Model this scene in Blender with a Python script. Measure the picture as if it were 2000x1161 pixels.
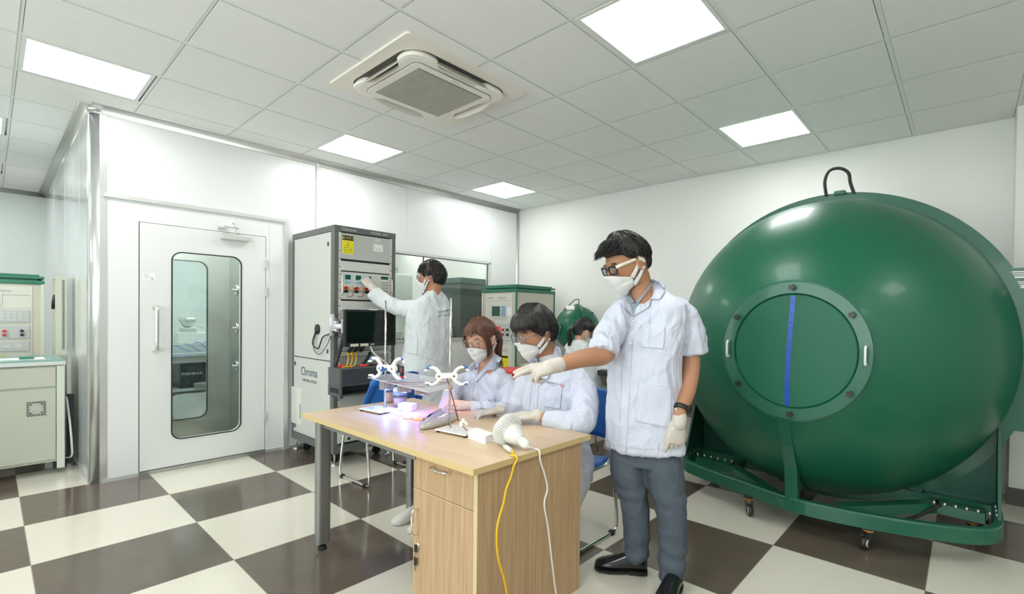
import bpy, bmesh, math, random
from math import sin, cos, pi, radians, sqrt, atan2, exp
from mathutils import Vector, Matrix, noise, geometry
from mathutils.bvhtree import BVHTree

random.seed(7)
SC = bpy.context.scene
for _o in list(bpy.data.objects): bpy.data.objects.remove(_o)
COL = SC.collection

# ---------------------------------------------------------------- camera
CAM_H = 1.30
FO, YAW, PIT, ROL, CX, CY = 943.41, -0.7043, -0.0124, 0.0121, 1085.9, 631.0
_c, _s = cos(YAW), sin(YAW)
FW = Vector((_s*cos(PIT), _c*cos(PIT), sin(PIT)))
_r = Vector((_c, -_s, 0)); _u = _r.cross(FW)
RT = _r*cos(ROL) + _u*sin(ROL); UP = -_r*sin(ROL) + _u*cos(ROL)
EYE = Vector((0, 0, CAM_H))
cd = bpy.data.cameras.new('camera'); cam = bpy.data.objects.new('camera', cd); COL.objects.link(cam)
cd.sensor_width = 36; cd.lens = FO/2000*36
cd.shift_x = (1000-CX)/2000; cd.shift_y = (CY-580.5)/2000; cd.clip_start = .05
cam.matrix_world = Matrix(((RT.x, UP.x, -FW.x, 0), (RT.y, UP.y, -FW.y, 0), (RT.z, UP.z, -FW.z, CAM_H), (0, 0, 0, 1)))
SC.camera = cam
# ---------------------------------------------------------------- world and exposure
SC.view_settings.view_transform = 'Standard'; SC.view_settings.look = 'None'
SC.view_settings.gamma = 1; SC.view_settings.use_curve_mapping = False
SC.view_settings.exposure = 0.35
W = bpy.data.worlds.new('world'); SC.world = W; W.use_nodes = True
W.node_tree.nodes['Background'].inputs[0].default_value = (.9, .95, 1, 1)
W.node_tree.nodes['Background'].inputs[1].default_value = 0.3
PANEL_W = 12.0           # emission strength of the LED ceiling panels
FILL = 150.0              # power of the fill lamp added at the made-up back window
CEIL = 2.835
TILE = .6124; GX0, GY0 = -4.642, .7247      # ceiling grid: x = GX0 + j*TILE, y = GY0 + i*TILE
FT = .6963; FX0, FY0 = -5.0034, .1407       # floor chequer
WX = -4.961; WY = 4.98                      # partition wall plane, end wall plane
# ---------------------------------------------------------------- helpers
def ray(px, py): return FW + RT*((px-CX)/FO) + UP*((CY-py)/FO)
def C(px, py, D): return EYE + ray(px, py)*D
def atX(px, py, X): d = ray(px, py); return EYE + d*(X/d.x)
def atY(px, py, Y): d = ray(px, py); return EYE + d*(Y/d.y)
def atZ(px, py, Z): d = ray(px, py); return EYE + d*((Z-CAM_H)/d.z)
def lerp(a, b, t): return a+(b-a)*t
def sstep(a, b, x):
    t = max(0., min(1., (x-a)/(b-a))); return t*t*(3-2*t)

MATS = {}
def srgb(c):
    return tuple((v/12.92 if v <= .04045 else ((v+.055)/1.055)**2.4) for v in c)
def hexc(h): return srgb(tuple(int(h[i:i+2], 16)/255 for i in (0, 2, 4)))
def mat(name, col, rough=.5, metal=0, noise_s=0, noise_a=.06, bump=0, bump_s=200, spec=.5, coat=0, trans=0, emit=0, emitc=None, stretch=None, sss=0, sheen=0, alpha=1, ior=1.45):
    if name in MATS: return MATS[name]
    m = bpy.data.materials.new(name); m.use_nodes = True; nt = m.node_tree
    b = nt.nodes['Principled BSDF']
    if isinstance(col, str): col = hexc(col)
    b.inputs['Base Color'].default_value = (*col, 1); b.inputs['Roughness'].default_value = rough
    b.inputs['Metallic'].default_value = metal; b.inputs['Specular IOR Level'].default_value = spec
    b.inputs['Coat Weight'].default_value = coat; b.inputs['Coat Roughness'].default_value = .08
    b.inputs['Transmission Weight'].default_value = trans; b.inputs['IOR'].default_value = ior
    b.inputs['Alpha'].default_value = alpha
    if sss: b.inputs['Subsurface Weight'].default_value = sss; b.inputs['Subsurface Radius'].default_value = (.012, .006, .003); b.inputs['Subsurface Scale'].default_value = 1
    if sheen: b.inputs['Sheen Weight'].default_value = sheen
    if emit: b.inputs['Emission Strength'].default_value = emit; b.inputs['Emission Color'].default_value = (*(emitc or col), 1)
    tc = nt.nodes.new('ShaderNodeTexCoord'); src = tc.outputs['Object']
    if stretch:
        mp = nt.nodes.new('ShaderNodeMapping'); mp.inputs['Scale'].default_value = stretch
        nt.links.new(src, mp.inputs['Vector']); src = mp.outputs['Vector']
    if noise_s:
        n = nt.nodes.new('ShaderNodeTexNoise'); n.inputs['Scale'].default_value = noise_s; n.inputs['Detail'].default_value = 5
        nt.links.new(src, n.inputs['Vector'])
        mx = nt.nodes.new('ShaderNodeMix'); mx.data_type = 'RGBA'
        mx.inputs[6].default_value = (*[max(0, v*(1-noise_a)) for v in col], 1); mx.inputs[7].default_value = (*[min(1, v*(1+noise_a)) for v in col], 1)
        nt.links.new(n.outputs['Fac'], mx.inputs[0]); nt.links.new(mx.outputs[2], b.inputs['Base Color'])
    if bump:
        n2 = nt.nodes.new('ShaderNodeTexNoise'); n2.inputs['Scale'].default_value = bump_s; n2.inputs['Detail'].default_value = 3
        nt.links.new(src, n2.inputs['Vector'])
        bp = nt.nodes.new('ShaderNodeBump'); bp.inputs['Strength'].default_value = bump; bp.inputs['Distance'].default_value = .002
        nt.links.new(n2.outputs['Fac'], bp.inputs['Height']); nt.links.new(bp.outputs['Normal'], b.inputs['Normal'])
    MATS[name] = m; return m
def glass_mat(name, tint=(1, 1, 1), refl=1.0, rough=0.0):
    if name in MATS: return MATS[name]
    m = bpy.data.materials.new(name); m.use_nodes = True; nt = m.node_tree; nt.nodes.clear()
    o = nt.nodes.new('ShaderNodeOutputMaterial'); t = nt.nodes.new('ShaderNodeBsdfTransparent'); g = nt.nodes.new('ShaderNodeBsdfGlossy')
    t.inputs[0].default_value = (*tint, 1); g.inputs['Roughness'].default_value = rough
    fr = nt.nodes.new('ShaderNodeFresnel'); ge = nt.nodes.new('ShaderNodeNewGeometry'); mr = nt.nodes.new('ShaderNodeMapRange')
    mr.inputs[3].default_value = 1.5; mr.inputs[4].default_value = 1/1.5
    nt.links.new(ge.outputs['Backfacing'], mr.inputs[0]); nt.links.new(mr.outputs[0], fr.inputs[0])
    mu = nt.nodes.new('ShaderNodeMath'); mu.operation = 'MULTIPLY'; mu.inputs[1].default_value = refl
    mx = nt.nodes.new('ShaderNodeMixShader')
    nt.links.new(fr.outputs[0], mu.inputs[0]); nt.links.new(mu.outputs[0], mx.inputs[0]); nt.links.new(t.outputs[0], mx.inputs[1]); nt.links.new(g.outputs[0], mx.inputs[2]); nt.links.new(mx.outputs[0], o.inputs[0])
    MATS[name] = m; return m

class MB:
    """collects shapes (world coordinates) that become ONE mesh object"""
    def __init__(s): s.v = []; s.f = []; s.sm = []
    def add(s, vs, fs, smooth=False):
        o = len(s.v); s.v += [Vector(v) for v in vs]; s.f += [tuple(i+o for i in f) for f in fs]; s.sm += [smooth]*len(fs); return s
    def box(s, c, d, R=None, bev=0):
        x, y, z = d[0]/2, d[1]/2, d[2]/2; c = Vector(c); R = R or Matrix.Identity(3)
        if bev > 0 and bev < min(x, y, z):
            bm = bmesh.new(); bmesh.ops.create_cube(bm, size=1)
            for v in bm.verts: v.co = Vector((v.co.x*2*x, v.co.y*2*y, v.co.z*2*z))
            bmesh.ops.bevel(bm, geom=bm.edges[:], offset=bev, segments=2, affect='EDGES', profile=.5)
            s.bm(bm, c, R); bm.free(); return s
        vs = [c + R @ Vector((a*x, b*y, e*z)) for a in (-1, 1) for b in (-1, 1) for e in (-1, 1)]
        return s.add(vs, [(0, 1, 3, 2), (4, 6, 7, 5), (0, 4, 5, 1), (2, 3, 7, 6), (0, 2, 6, 4), (1, 5, 7, 3)])
    def bb(s, a, b, bev=0):
        a = Vector(a); b = Vector(b); return s.box((a+b)/2, [abs(b[i]-a[i]) for i in range(3)], None, bev)
    def bm(s, bm, c=(0, 0, 0), R=None, smooth=False):
        R = R or Matrix.Identity(3); c = Vector(c); bm.verts.ensure_lookup_table()
        for i, v in enumerate(bm.verts): v.index = i
        return s.add([c + R @ v.co for v in bm.verts], [tuple(v.index for v in f.verts) for f in bm.faces], smooth)
    def rings(s, rings, closed=False, cap=True, smooth=True):
        n = len(rings[0]); vs = [p for r in rings for p in r]; fs = []; m = len(rings)
        for i in range(m if closed else m-1):
            for j in range(n):
                a = i*n+j; b = i*n+(j+1) % n; c_ = ((i+1) % m)*n; fs.append((a, b, c_+(j+1) % n, c_+j))
        s.add(vs, fs, smooth)
        if cap and not closed:
            o = len(s.v)-len(vs)
            s.f.append(tuple(o+j for j in reversed(range(n)))); s.sm.append(False)
            s.f.append(tuple(o+(m-1)*n+j for j in range(n))); s.sm.append(False)
        return s
    def tube(s, pts, r, seg=10, closed=False, cap=True, flat=None, up=None):
        """r: radius or list; flat=(wide, thin) factors; up: reference for the wide axis"""
        pts = [Vector(p) for p in pts]; m = len(pts); rr = r if isinstance(r, (list, tuple)) else [r]*m
        T = []
        for i in range(m):
            a = pts[i-1] if (i > 0 or closed) else pts[i]; b = pts[(i+1) % m] if (i < m-1 or closed) else pts[i]
            d = (b-a); T.append(d.normalized() if d.length > 1e-9 else Vector((0, 0, 1)))
        ref = Vector(up) if up is not None else (Vector((0, 0, 1)) if abs(T[0].z) < .9 else Vector((1, 0, 0)))
        rs = []; N = (ref - T[0]*ref.dot(T[0])).normalized()
        for i in range(m):
            if up is not None:
                q = ref - T[i]*ref.dot(T[i]); N = q.normalized() if q.length > 1e-4 else N
            else:
                N = (N - T[i]*N.dot(T[i])); N = N.normalized() if N.length > 1e-6 else Vector((1, 0, 0))
            B = T[i].cross(N); fa, fb = (flat or (1, 1)); q = rr[i]
            if isinstance(q, (tuple, list)): ra, rb = q
            else: ra, rb = q*fa, q*fb
            rs.append([pts[i] + N*(cos(2*pi*k/seg)*ra) + B*(sin(2*pi*k/seg)*rb) for k in range(seg)])
        return s.rings(rs, closed, cap)
    def cyl(s, a, b, r0, r1=None, seg=24, smooth=True): return s.tube([a, b], [r0, r0 if r1 is None else r1], seg)
    def lathe(s, prof, o, ax=(0, 0, 1), seg=32, smooth=True):
        """prof: list of (radius, height along axis)"""
        ax = Vector(ax).normalized(); o = Vector(o); a = ax.orthogonal().normalized(); b = ax.cross(a)
        return s.rings([[o + ax*h + a*(cos(2*pi*k/seg)*max(r, 1e-5)) + b*(sin(2*pi*k/seg)*max(r, 1e-5)) for k in range(seg)] for r, h in prof], smooth=smooth)
    def sphere(s, c, r, seg=20, R=None):
        r = r if isinstance(r, (tuple, list)) else (r, r, r); c = Vector(c); R = R or Matrix.Identity(3); n = seg//2
        return s.rings([[c + R @ Vector((r[0]*sin(pi*i/n)*cos(2*pi*k/seg), r[1]*sin(pi*i/n)*sin(2*pi*k/seg), r[2]*cos(pi*i/n))) for k in range(seg)] for i in [.02]+list(range(1, n))+[n-.02]])
    def prism(s, poly, d, smooth=False):
        """poly: list of 3D points (planar), extruded by vector d"""
        n = len(poly); d = Vector(d); poly = [Vector(p) for p in poly]
        s.add(poly+[p+d for p in poly], [tuple(range(n))[::-1], tuple(range(n, 2*n))]+[(i, (i+1) % n, n+(i+1) % n, n+i) for i in range(n)], smooth); return s

def tagp(o, label=None, cat=None, group=None, kind=None):
    if label: o['label'] = label
    if cat: o['category'] = cat
    if group: o['group'] = group
    if kind: o['kind'] = kind
    return o
def Root(name, loc, label, cat, group=None):
    o = bpy.data.objects.new(name, None); COL.objects.link(o); o.location = loc; o.empty_display_size = .1
    return tagp(o, label, cat, group)
def origin(o):
    v = Vector((0, 0, 0))
    while o is not None: v += o.location; o = o.parent
    return v
def mesh_obj(name, me, m, parent=None, loc=None):
    o = bpy.data.objects.new(name, me); COL.objects.link(o)
    if m:
        for k in (m if isinstance(m, list) else [m]): me.materials.append(k)
    if parent: o.parent = parent
    return o
def build(mb, name, m, parent=None, label=None, autosmooth=True, flip=False):
    me = bpy.data.meshes.new(name)
    if parent: off = origin(parent)
    else:
        xs = [v.x for v in mb.v]; ys = [v.y for v in mb.v]; zs = [v.z for v in mb.v]
        off = Vector(((min(xs)+max(xs))/2, (min(ys)+max(ys))/2, min(zs)))
    me.from_pydata([tuple(v-off) for v in mb.v], [], mb.f); me.update()
    me.polygons.foreach_set('use_smooth', mb.sm)
    bm = bmesh.new(); bm.from_mesh(me); bmesh.ops.recalc_face_normals(bm, faces=bm.faces); bm.to_mesh(me); bm.free()
    o = mesh_obj(name, me, m, parent)
    if not parent: o.location = off
    if label: o['label'] = label
    return o
def struct(mb, name, m, parent=None):
    o = build(mb, name, m, parent)
    if not parent: o['kind'] = 'structure'
    return o
def single(mb, name, m, label, cat, group=None):
    return tagp(build(mb, name, m), label, cat, group)
def copy_thing(o, delta, label=None, parent=None):
    c = o.copy(); COL.objects.link(c); c.parent = parent
    if parent is None: c.location = o.location + Vector(delta)
    if label: c['label'] = label
    for ch in list(o.children): copy_thing(ch, (0, 0, 0), None, c)
    return c
def catmull(pts, n=8, closed=False):
    pts = [Vector(p) for p in pts]; out = []; m = len(pts)
    for i in range(m if closed else m-1):
        if closed: p0, p1, p2, p3 = pts[i-1], pts[i], pts[(i+1) % m], pts[(i+2) % m]
        else: p0, p1, p2, p3 = pts[max(i-1, 0)], pts[i], pts[i+1], pts[min(i+2, m-1)]
        for k in range(n):
            t = k/n; out.append(.5*((2*p1)+(p2-p0)*t+(2*p0-5*p1+4*p2-p3)*t*t+(3*p1-p0-3*p2+p3)*t**3))
    if not closed: out.append(pts[-1])
    return out
def interp(vals, n, closed=False):
    vs = catmull([Vector((v, 0, 0)) for v in vals], n, closed); return [v.x for v in vs]
def rrect(w, h, r, seg=6):
    out = []
    for cx, cy, a0 in ((w/2-r, h/2-r, 0), (-w/2+r, h/2-r, 90), (-w/2+r, -h/2+r, 180), (w/2-r, -h/2+r, 270)):
        for k in range(seg+1):
            a = radians(a0+90*k/seg); out.append((cx+r*cos(a), cy+r*sin(a)))
    return out
def text(body, name, m, parent, o, ax, ay, size, depth=.0008, align='CENTER', bold=0, label=None, sx=1):
    """flat lettering at point o, reading along ax, upright along ay"""
    cu = bpy.data.curves.new('t', 'FONT'); cu.body = body; cu.size = size; cu.align_x = align; cu.align_y = 'CENTER'; cu.extrude = depth; cu.offset = bold; cu.resolution_u = 3
    t = bpy.data.objects.new('t', cu); COL.objects.link(t); dg = bpy.context.evaluated_depsgraph_get(); dg.update()
    me = bpy.data.meshes.new_from_object(t.evaluated_get(dg)); bpy.data.objects.remove(t); bpy.data.curves.remove(cu)
    ax = Vector(ax).normalized(); ay = Vector(ay).normalized(); az = ax.cross(ay)
    off = origin(parent)
    for v in me.vertices: v.co = Vector(o)-off + ax*(v.co.x*sx) + ay*v.co.y + az*(v.co.z+depth)
    me.materials.clear(); ob = mesh_obj(name, me, m, parent)
    if label: ob['label'] = label
    return ob
def bake(o):
    dg = bpy.context.evaluated_depsgraph_get(); dg.update(); ev = o.evaluated_get(dg)
    me = bpy.data.meshes.new_from_object(ev); old = o.data; o.modifiers.clear(); o.data = me; bpy.data.meshes.remove(old)
    return o
def fuse(mb, name, m, parent, voxel=.008, smooth=4, label=None, disp=None):
    """one continuous surface from overlapping closed volumes"""
    o = build(mb, name, m, parent, label)
    r = o.modifiers.new('r', 'REMESH'); r.mode = 'VOXEL'; r.voxel_size = voxel; r.use_smooth_shade = True
    if smooth: s = o.modifiers.new('s', 'SMOOTH'); s.factor = .5; s.iterations = smooth
    bake(o)
    if disp:
        me = o.data; off = origin(o); nn = [v.normal.copy() for v in me.vertices]
        for v, n in zip(me.vertices, nn): v.co += n*disp(v.co+off, n)
        me.update()
    me = o.data; me.polygons.foreach_set('use_smooth', [True]*len(me.polygons))
    return o
# ================================================================= materials of the room
white_wall = mat('painted_wall', (.80, .80, .765), .6, noise_s=3, noise_a=.02)
panel_white = mat('coated_panel', (.76, .78, .77), .28, noise_s=2, noise_a=.015, spec=.5)
al = bpy.data.lights.new('daylight', 'AREA'); al.shape = 'RECTANGLE'; al.size = 4.9; al.size_y = 1.5; al.energy = FILL; al.color = (.93, .97, 1)
alo = bpy.data.objects.new('daylight', al); COL.objects.link(alo); alo.location = (-1.7, -3.2, 1.6); alo.rotation_euler = (radians(90+12), 0, 0)  # area lamp added behind the camera to fill the room with light
alu = mat('brushed_aluminium', (.66, .68, .68), .28, .85, noise_s=60, noise_a=.06, stretch=(8, 8, .3))
alu_soft = mat('satin_aluminium', (.70, .71, .70), .38, .6, noise_s=30, noise_a=.05)
steel = mat('stainless_steel', (.50, .52, .49), .34, .9, noise_s=12, noise_a=.1)
chrome = mat('chrome', (.82, .82, .80), .1, 1)
tile_m = mat('ceiling_tile', (.86, .865, .845), .8, noise_s=9, noise_a=.025)
tee_m = mat('ceiling_tee', (.80, .82, .80), .5)
gap_shade_m = mat('ceiling_void', (.12, .12, .12), .9)
lamp_m = mat('led_diffuser', (1, 1, 1), .5, emit=PANEL_W, emitc=(1, 1, .985))
black_rub = mat('black_rubber', (.02, .02, .02), .6)

def floor_mat():
    m = bpy.data.materials.new('floor_tiles'); m.use_nodes = True; nt = m.node_tree; N = nt.nodes.new; L = nt.links.new
    b = nt.nodes['Principled BSDF']
    geo = N('ShaderNodeNewGeometry'); sep = N('ShaderNodeSeparateXYZ'); L(geo.outputs['Position'], sep.inputs[0])
    def M(op, a, b_=None, c=None):
        n = N('ShaderNodeMath'); n.operation = op
        for i, v in enumerate((a, b_, c)):
            if v is None: continue
            if isinstance(v, (int, float)): n.inputs[i].default_value = v
            else: L(v, n.inputs[i])
        return n.outputs[0]
    u = M('DIVIDE', M('SUBTRACT', sep.outputs[0], FX0), FT); v = M('DIVIDE', M('SUBTRACT', sep.outputs[1], FY0), FT)
    fu, fv = M('FLOOR', u), M('FLOOR', v)
    chk = M('FLOORED_MODULO', M('ADD', fu, fv), 2.0)      # 0 dark, 1 light
    du = M('ABSOLUTE', M('SUBTRACT', M('FRACT', u), .5)); dv = M('ABSOLUTE', M('SUBTRACT', M('FRACT', v), .5))
    grout = M('GREATER_THAN', M('MAXIMUM', du, dv), .4975)
    n1 = N('ShaderNodeTexNoise'); n1.inputs['Scale'].default_value = 3.2; n1.inputs['Detail'].default_value = 8; n1.inputs['Distortion'].default_value = 1.2
    L(geo.outputs['Position'], n1.inputs['Vector'])
    n2 = N('ShaderNodeTexNoise'); n2.inputs['Scale'].default_value = 260; n2.inputs['Detail'].default_value = 2; L(geo.outputs['Position'], n2.inputs['Vector'])
    def mix(f, a, c):
        x = N('ShaderNodeMix'); x.data_type = 'RGBA'
        if isinstance(f, float): x.inputs[0].default_value = f
        else: L(f, x.inputs[0])
        for i, q in ((6, a), (7, c)):
            if isinstance(q, tuple): x.inputs[i].default_value = (*q, 1)
            else: L(q, x.inputs[i])
        return x.outputs[2]
    dark = mix(n1.outputs['Fac'], (.098, .077, .060), (.145, .116, .091))
    r = N('ShaderNodeMapRange'); r.inputs[1].default_value = .35; r.inputs[2].default_value = .65; L(n2.outputs['Fac'], r.inputs[0])
    lightc = mix(r.outputs[0], (.61, .575, .48), (.74, .71, .61))
    col = mix(chk, dark, lightc); col = mix(grout, col, (.30, .27, .22))
    # the beige scuffs on the light tiles
    L(col, b.inputs['Base Color']); b.inputs['Roughness'].default_value = .13; b.inputs['Specular IOR Level'].default_value = .55
    rr = N('ShaderNodeMapRange'); rr.inputs[3].default_value = .09; rr.inputs[4].default_value = .17; L(n1.outputs['Fac'], rr.inputs[0]); L(rr.outputs[0], b.inputs['Roughness'])
    return m
FLOOR = floor_mat()
X0, X1, Y0, Y1 = -9.27, 2.2, -3.0, WY
struct(MB().bb((X0-.2, Y0-.2, -.1), (X1+.2, Y1+.2, 0)), 'floor', FLOOR)
# ---- ceiling: slab painted dark as shade in the gaps, lay-in tiles, tees, LED panels
lights = [(-1, 0), (2, 0), (5, 0), (2, 5), (5, 5), (-1, 5), (-4, 5), (-4, 0), (-2, -3), (-2, -6), (-5, -3), (2, 9), (-1, 9), (-4, 9)]
added_inner_lights = [(1, -5), (1, -3), (3, -4), (6, -5), (2, -6), (4, -2), (6, -2)]  # unseen LED panels added to brighten the inner room
AC = (-2.75, 1.91)   # centre of the cassette
acx = set(); 
I0, I1 = int((Y0-GY0)//TILE), int((Y1-GY0)//TILE); J0, J1 = int((X0-GX0)//TILE), int((X1-GX0)//TILE)
tiles = MB(); tees = MB()
for i in range(I0, I1+1):
    for j in range(J0, J1+1):
        xa, xb = max(GX0+j*TILE, X0), min(GX0+(j+1)*TILE, X1); ya, yb = max(GY0+i*TILE, Y0), min(GY0+(i+1)*TILE, Y1)
        if (i, j) in lights or (i, j) in added_inner_lights or xb-xa < .03 or yb-ya < .03: continue
        tiles.bb((xa+.0135, ya+.0145, CEIL), (xb-.0145, yb-.0035, CEIL+.002))
for i in range(I0, I1+2):
    y = GY0+i*TILE
    if Y0 < y < Y1: tees.bb((X0, y-.003, CEIL+.0025), (X1, y+.012, CEIL+.005))
for j in range(J0, J1+2):
    x = GX0+j*TILE
    if X0 < x < X1: tees.bb((x-.012, Y0, CEIL+.002), (x+.012, Y1, CEIL+.005))
slab = MB().bb((X0-.2, Y0-.2, CEIL+.03), (X1+.2, Y1+.2, CEIL+.2))
c_ = struct(slab, 'ceiling', gap_shade_m)
struct(tiles, 'ceiling_tiles', tile_m, c_); struct(tees, 'ceiling_tees', tee_m, c_)
names = {(-1, 0): 'large LED ceiling panel at upper left, above the glass panelled door', (2, 0): 'LED ceiling panel left of the ceiling air conditioner, above the tall test rack',
         (5, 0): 'smallest LED ceiling panel, close to the far corner of the room', (2, 5): 'largest LED ceiling panel at the top, right of the ceiling air conditioner',
         (5, 5): 'LED ceiling panel above the big green sphere, near the end wall',
         (-2, -3): 'LED ceiling panel cut by the left picture edge, nearer of two', (-2, -6): 'LED ceiling panel cut by the left picture edge, farther and smaller of two'}
names.update({(-1, 5): 'LED ceiling panel just behind the camera, in line with the largest panel', (-4, 5): 'LED ceiling panel by the back window in the row of the large top panel',
              (-4, 0): 'LED ceiling panel by the back window in the row of the upper left panel', (-5, -3): 'LED ceiling panel of the left room nearest the back wall',
              (2, 9): 'LED ceiling panel close to the right wall, level with the air conditioner', (-1, 9): 'LED ceiling panel close to the right wall, beside the camera', (-4, 9): 'LED ceiling panel in the corner of right wall and back wall',
              (1, -5): 'inner room LED panel above the grey inner table', (1, -3): 'inner room LED panel between the air lock and the inner table', (3, -4): 'inner room LED panel above the plain grey cabinet',
              (6, -5): 'inner room LED panel in the far corner by the end wall', (2, -6): 'inner room LED panel nearest the far left wall', (4, -2): 'inner room LED panel nearest the wall window', (6, -2): 'inner room LED panel above the dark green topped cabinet'})
for (i, j) in lights+added_inner_lights:
    x, y = GX0+(j+.5)*TILE, GY0+(i+.5)*TILE; h = TILE/2-.014
    t = Root('ceiling_light', (x, y, CEIL), names.get((i, j), 'square flush LED panel in the inner room ceiling behind the partition' if (i, j) in added_inner_lights else 'square flush LED panel in the tiled ceiling behind the camera'), 'ceiling light', 'flush LED ceiling panels')
    build(MB().bb((x-h+.022, y-h+.022, CEIL+.002), (x+h-.022, y+h-.022, CEIL+.006)), 'diffuser', lamp_m, t)
    fr = MB()
    for a, b in (((-h, -h), (h, -h+.022)), ((-h, h-.022), (h, h)), ((-h, -h+.022), (-h+.022, h-.022)), ((h-.022, -h+.022), (h, h-.022))):
        fr.bb((x+a[0], y+a[1], CEIL-.001), (x+b[0], y+b[1], CEIL+.012))
    build(fr, 'frame', tee_m, t)
# ---- outer walls
struct(MB().bb((X0, WY, 0), (.25, WY+.15, CEIL+.05)), 'wall_end', white_wall)
struct(MB().bb((.25, 4.74, 0), (X1, WY+.15, CEIL+.05)), 'wall_pillar', white_wall)
struct(MB().bb((X0-.15, Y0, 0), (X0, Y1, CEIL+.05)), 'wall_far_left', mat('far_wall', (.74, .81, .79), .5, noise_s=2, noise_a=.02))
struct(MB().bb((X0, Y0-.15, 0), (-4.2, Y0, CEIL+.05)).bb((.8, Y0-.15, 0), (X1, Y0, CEIL+.05)).bb((-4.2, Y0-.15, 0), (.8, Y0, .8)).bb((-4.2, Y0-.15, 2.4), (.8, Y0, CEIL+.05)), 'wall_back', white_wall)
wb = MB()
for x in (-4.2, -2.95, -1.7, -.45, .76): wb.bb((x, Y0-.1, .8), (x+.04, Y0-.05, 2.4))
for z in (.8, 2.36): wb.bb((-4.2, Y0-.1, z), (.8, Y0-.05, z+.04))
wb = struct(wb, 'window_2', alu_soft)  # made-up window, added to go with the fill lamp
build(MB().bb((-4.2, Y0-.08, .8), (.8, Y0-.074, 2.4)), 'window_glass', glass_mat('window_glass', (.93, .97, .95), 1.3), wb)
struct(MB().bb((X1, Y0, 0), (X1+.15, Y1, CEIL+.05)), 'wall_right', white_wall)
base_m = mat('brown_skirting', (.07, .055, .045), .35)
struct(MB().bb((.24, 4.715, 0), (X1, 4.74, .12)), 'baseboard_pillar', base_m)
# ---- partition wall (plane X=WX) with door and window openings
DY0, DY1, DZ1 = .775, 1.668, 2.005      # door leaf
WY0, WY1, WZ0, WZ1 = 2.62, 4.42, 1.005, 2.02
T = .05
pw = MB()
def wallbox(ya, yb, za, zb): pw.bb((WX-T, ya, za), (WX, yb, zb))
wallbox(.56, DY0-.006, .0, CEIL); wallbox(DY0-.006, DY1+.006, DZ1+.006, CEIL); wallbox(DY1+.006, WY0, 0, CEIL)
wallbox(WY0, WY1, 0, WZ0); wallbox(WY0, WY1, WZ1, CEIL); wallbox(WY1, WY, 0, CEIL)
struct(pw, 'wall_partition', panel_white)
struct(MB().bb((X0, .49, 0), (-5.03, .54, CEIL)), 'wall_partition_side', mat('glossy_panel', (.80, .84, .85), .07, noise_s=2, noise_a=.015, spec=.8, coat=.3))
# panel joints, raised thin seams
sm = MB()
for y in (2.0, 3.15): sm.bb((WX, y-.0015, 2.2), (WX+.0012, y+.0015, CEIL-.05))
for y in (4.46,): sm.bb((WX, y-.002, 0), (WX+.0012, y+.002, CEIL-.05))
sm.bb((WX, 1.7, .03), (WX+.0012, 1.703, 2.18)); sm.bb((WX, .56, .035), (WX+.0015, .775, .038))
for x in (-5.6, -6.75, -7.9): sm.bb((x, .4885, 0), (x+.003, .49, CEIL-.05))
struct(sm, 'trim_1', mat('seam', (.62, .65, .65), .4))
# rounded corner post and coves
post = MB(); pc = (-5.03, .56); R_ = .07
post.rings([[Vector((pc[0]+R_*cos(a), pc[1]+R_*sin(a), z)) for a in [radians(-90+90*k/12) for k in range(13)]] + [Vector((pc[0], pc[1], z))] for z in (0, CEIL-.06)])
post.bb((WX-.002, .545, 0), (WX+.004, .585, CEIL-.06)); post.bb((-5.06, .486, 0), (-5.015, .492, CEIL-.06))
struct(post, 'trim_2', alu)
def cove(a, b, n1, name, r=.058):
    a = Vector(a); b = Vector(b); n1 = Vector(n1); mb = MB(); ps = []
    prof = [(0, 0), (r, 0)] + [(r-r*sin(radians(t)), -r+r*cos(radians(t))) for t in range(15, 90, 15)] + [(0, -r)]
    mb.rings([[q + n1*p[0] + Vector((0, 0, p[1])) for p in prof] for q in (a, b)], smooth=False)
    return struct(mb, name, mat('cove_alu', (.56, .56, .54), .35, .7))
def concave(a, b, n1, name, r=.06):
    a = Vector(a); b = Vector(b); n1 = Vector(n1); mb = MB()
    prof = [(-.004, .0), (r, 0)]+[(r-r*sin(radians(t)), -r+r*cos(radians(t))) for t in range(0, 91, 10)][1:]
    prof = [(-.004, 0)]+[(r*(1-sin(radians(t))), -r*(1-cos(radians(t)))) for t in range(0, 91, 10)]+[(-.004, -r)]
    mb.rings([[q + n1*p[0] + Vector((0, 0, p[1])) for p in prof] for q in (a, b)])
    return struct(mb, name, mat('cove_alu', (.60, .60, .58), .33, .7))
concave((WX, .50, CEIL), (WX, WY, CEIL), (1, 0, 0), 'trim_3')
concave((X0, .49, CEIL), (-4.98, .49, CEIL), (0, -1, 0), 'trim_4')
struct(MB().sphere((-4.985, .515, CEIL-.03), (.045, .045, .03)), 'trim_5', alu)
concave((X0, Y0, CEIL), (X0, .49, CEIL), (1, 0, 0), 'trim_6', .05)
struct(MB().tube([(WX, WY-.03, 0), (WX, WY-.03, CEIL-.06)], .022), 'trim_7', alu_soft)
struct(MB().bb((WX, .56, 0), (WX+.008, DY0-.004, .028)).bb((WX, DY1+.004, 0), (WX+.008, WY, .028)).bb((X0, .483, 0), (-5.03, .49, .03)), 'baseboard_left', alu_soft)
# door surround frame + top rail and side rail
fr = MB().bb((WX, .565, 2.165), (WX+.02, 1.86, 2.195)).bb((WX, 1.825, 0), (WX+.022, 1.86, 2.19))
struct(fr, 'trim_8', alu_soft)
struct(MB().bb((WX-.05, DY0-.006, 0), (WX+.012, DY1+.006, .03)), 'trim_9', steel)
# conduit pipe
struct(MB().tube([(WX+.02, 2.13, 1.2), (WX+.02, 2.13, 2.80)], .013), 'trim_10', mat('pvc', (.85, .84, .80), .4))
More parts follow.
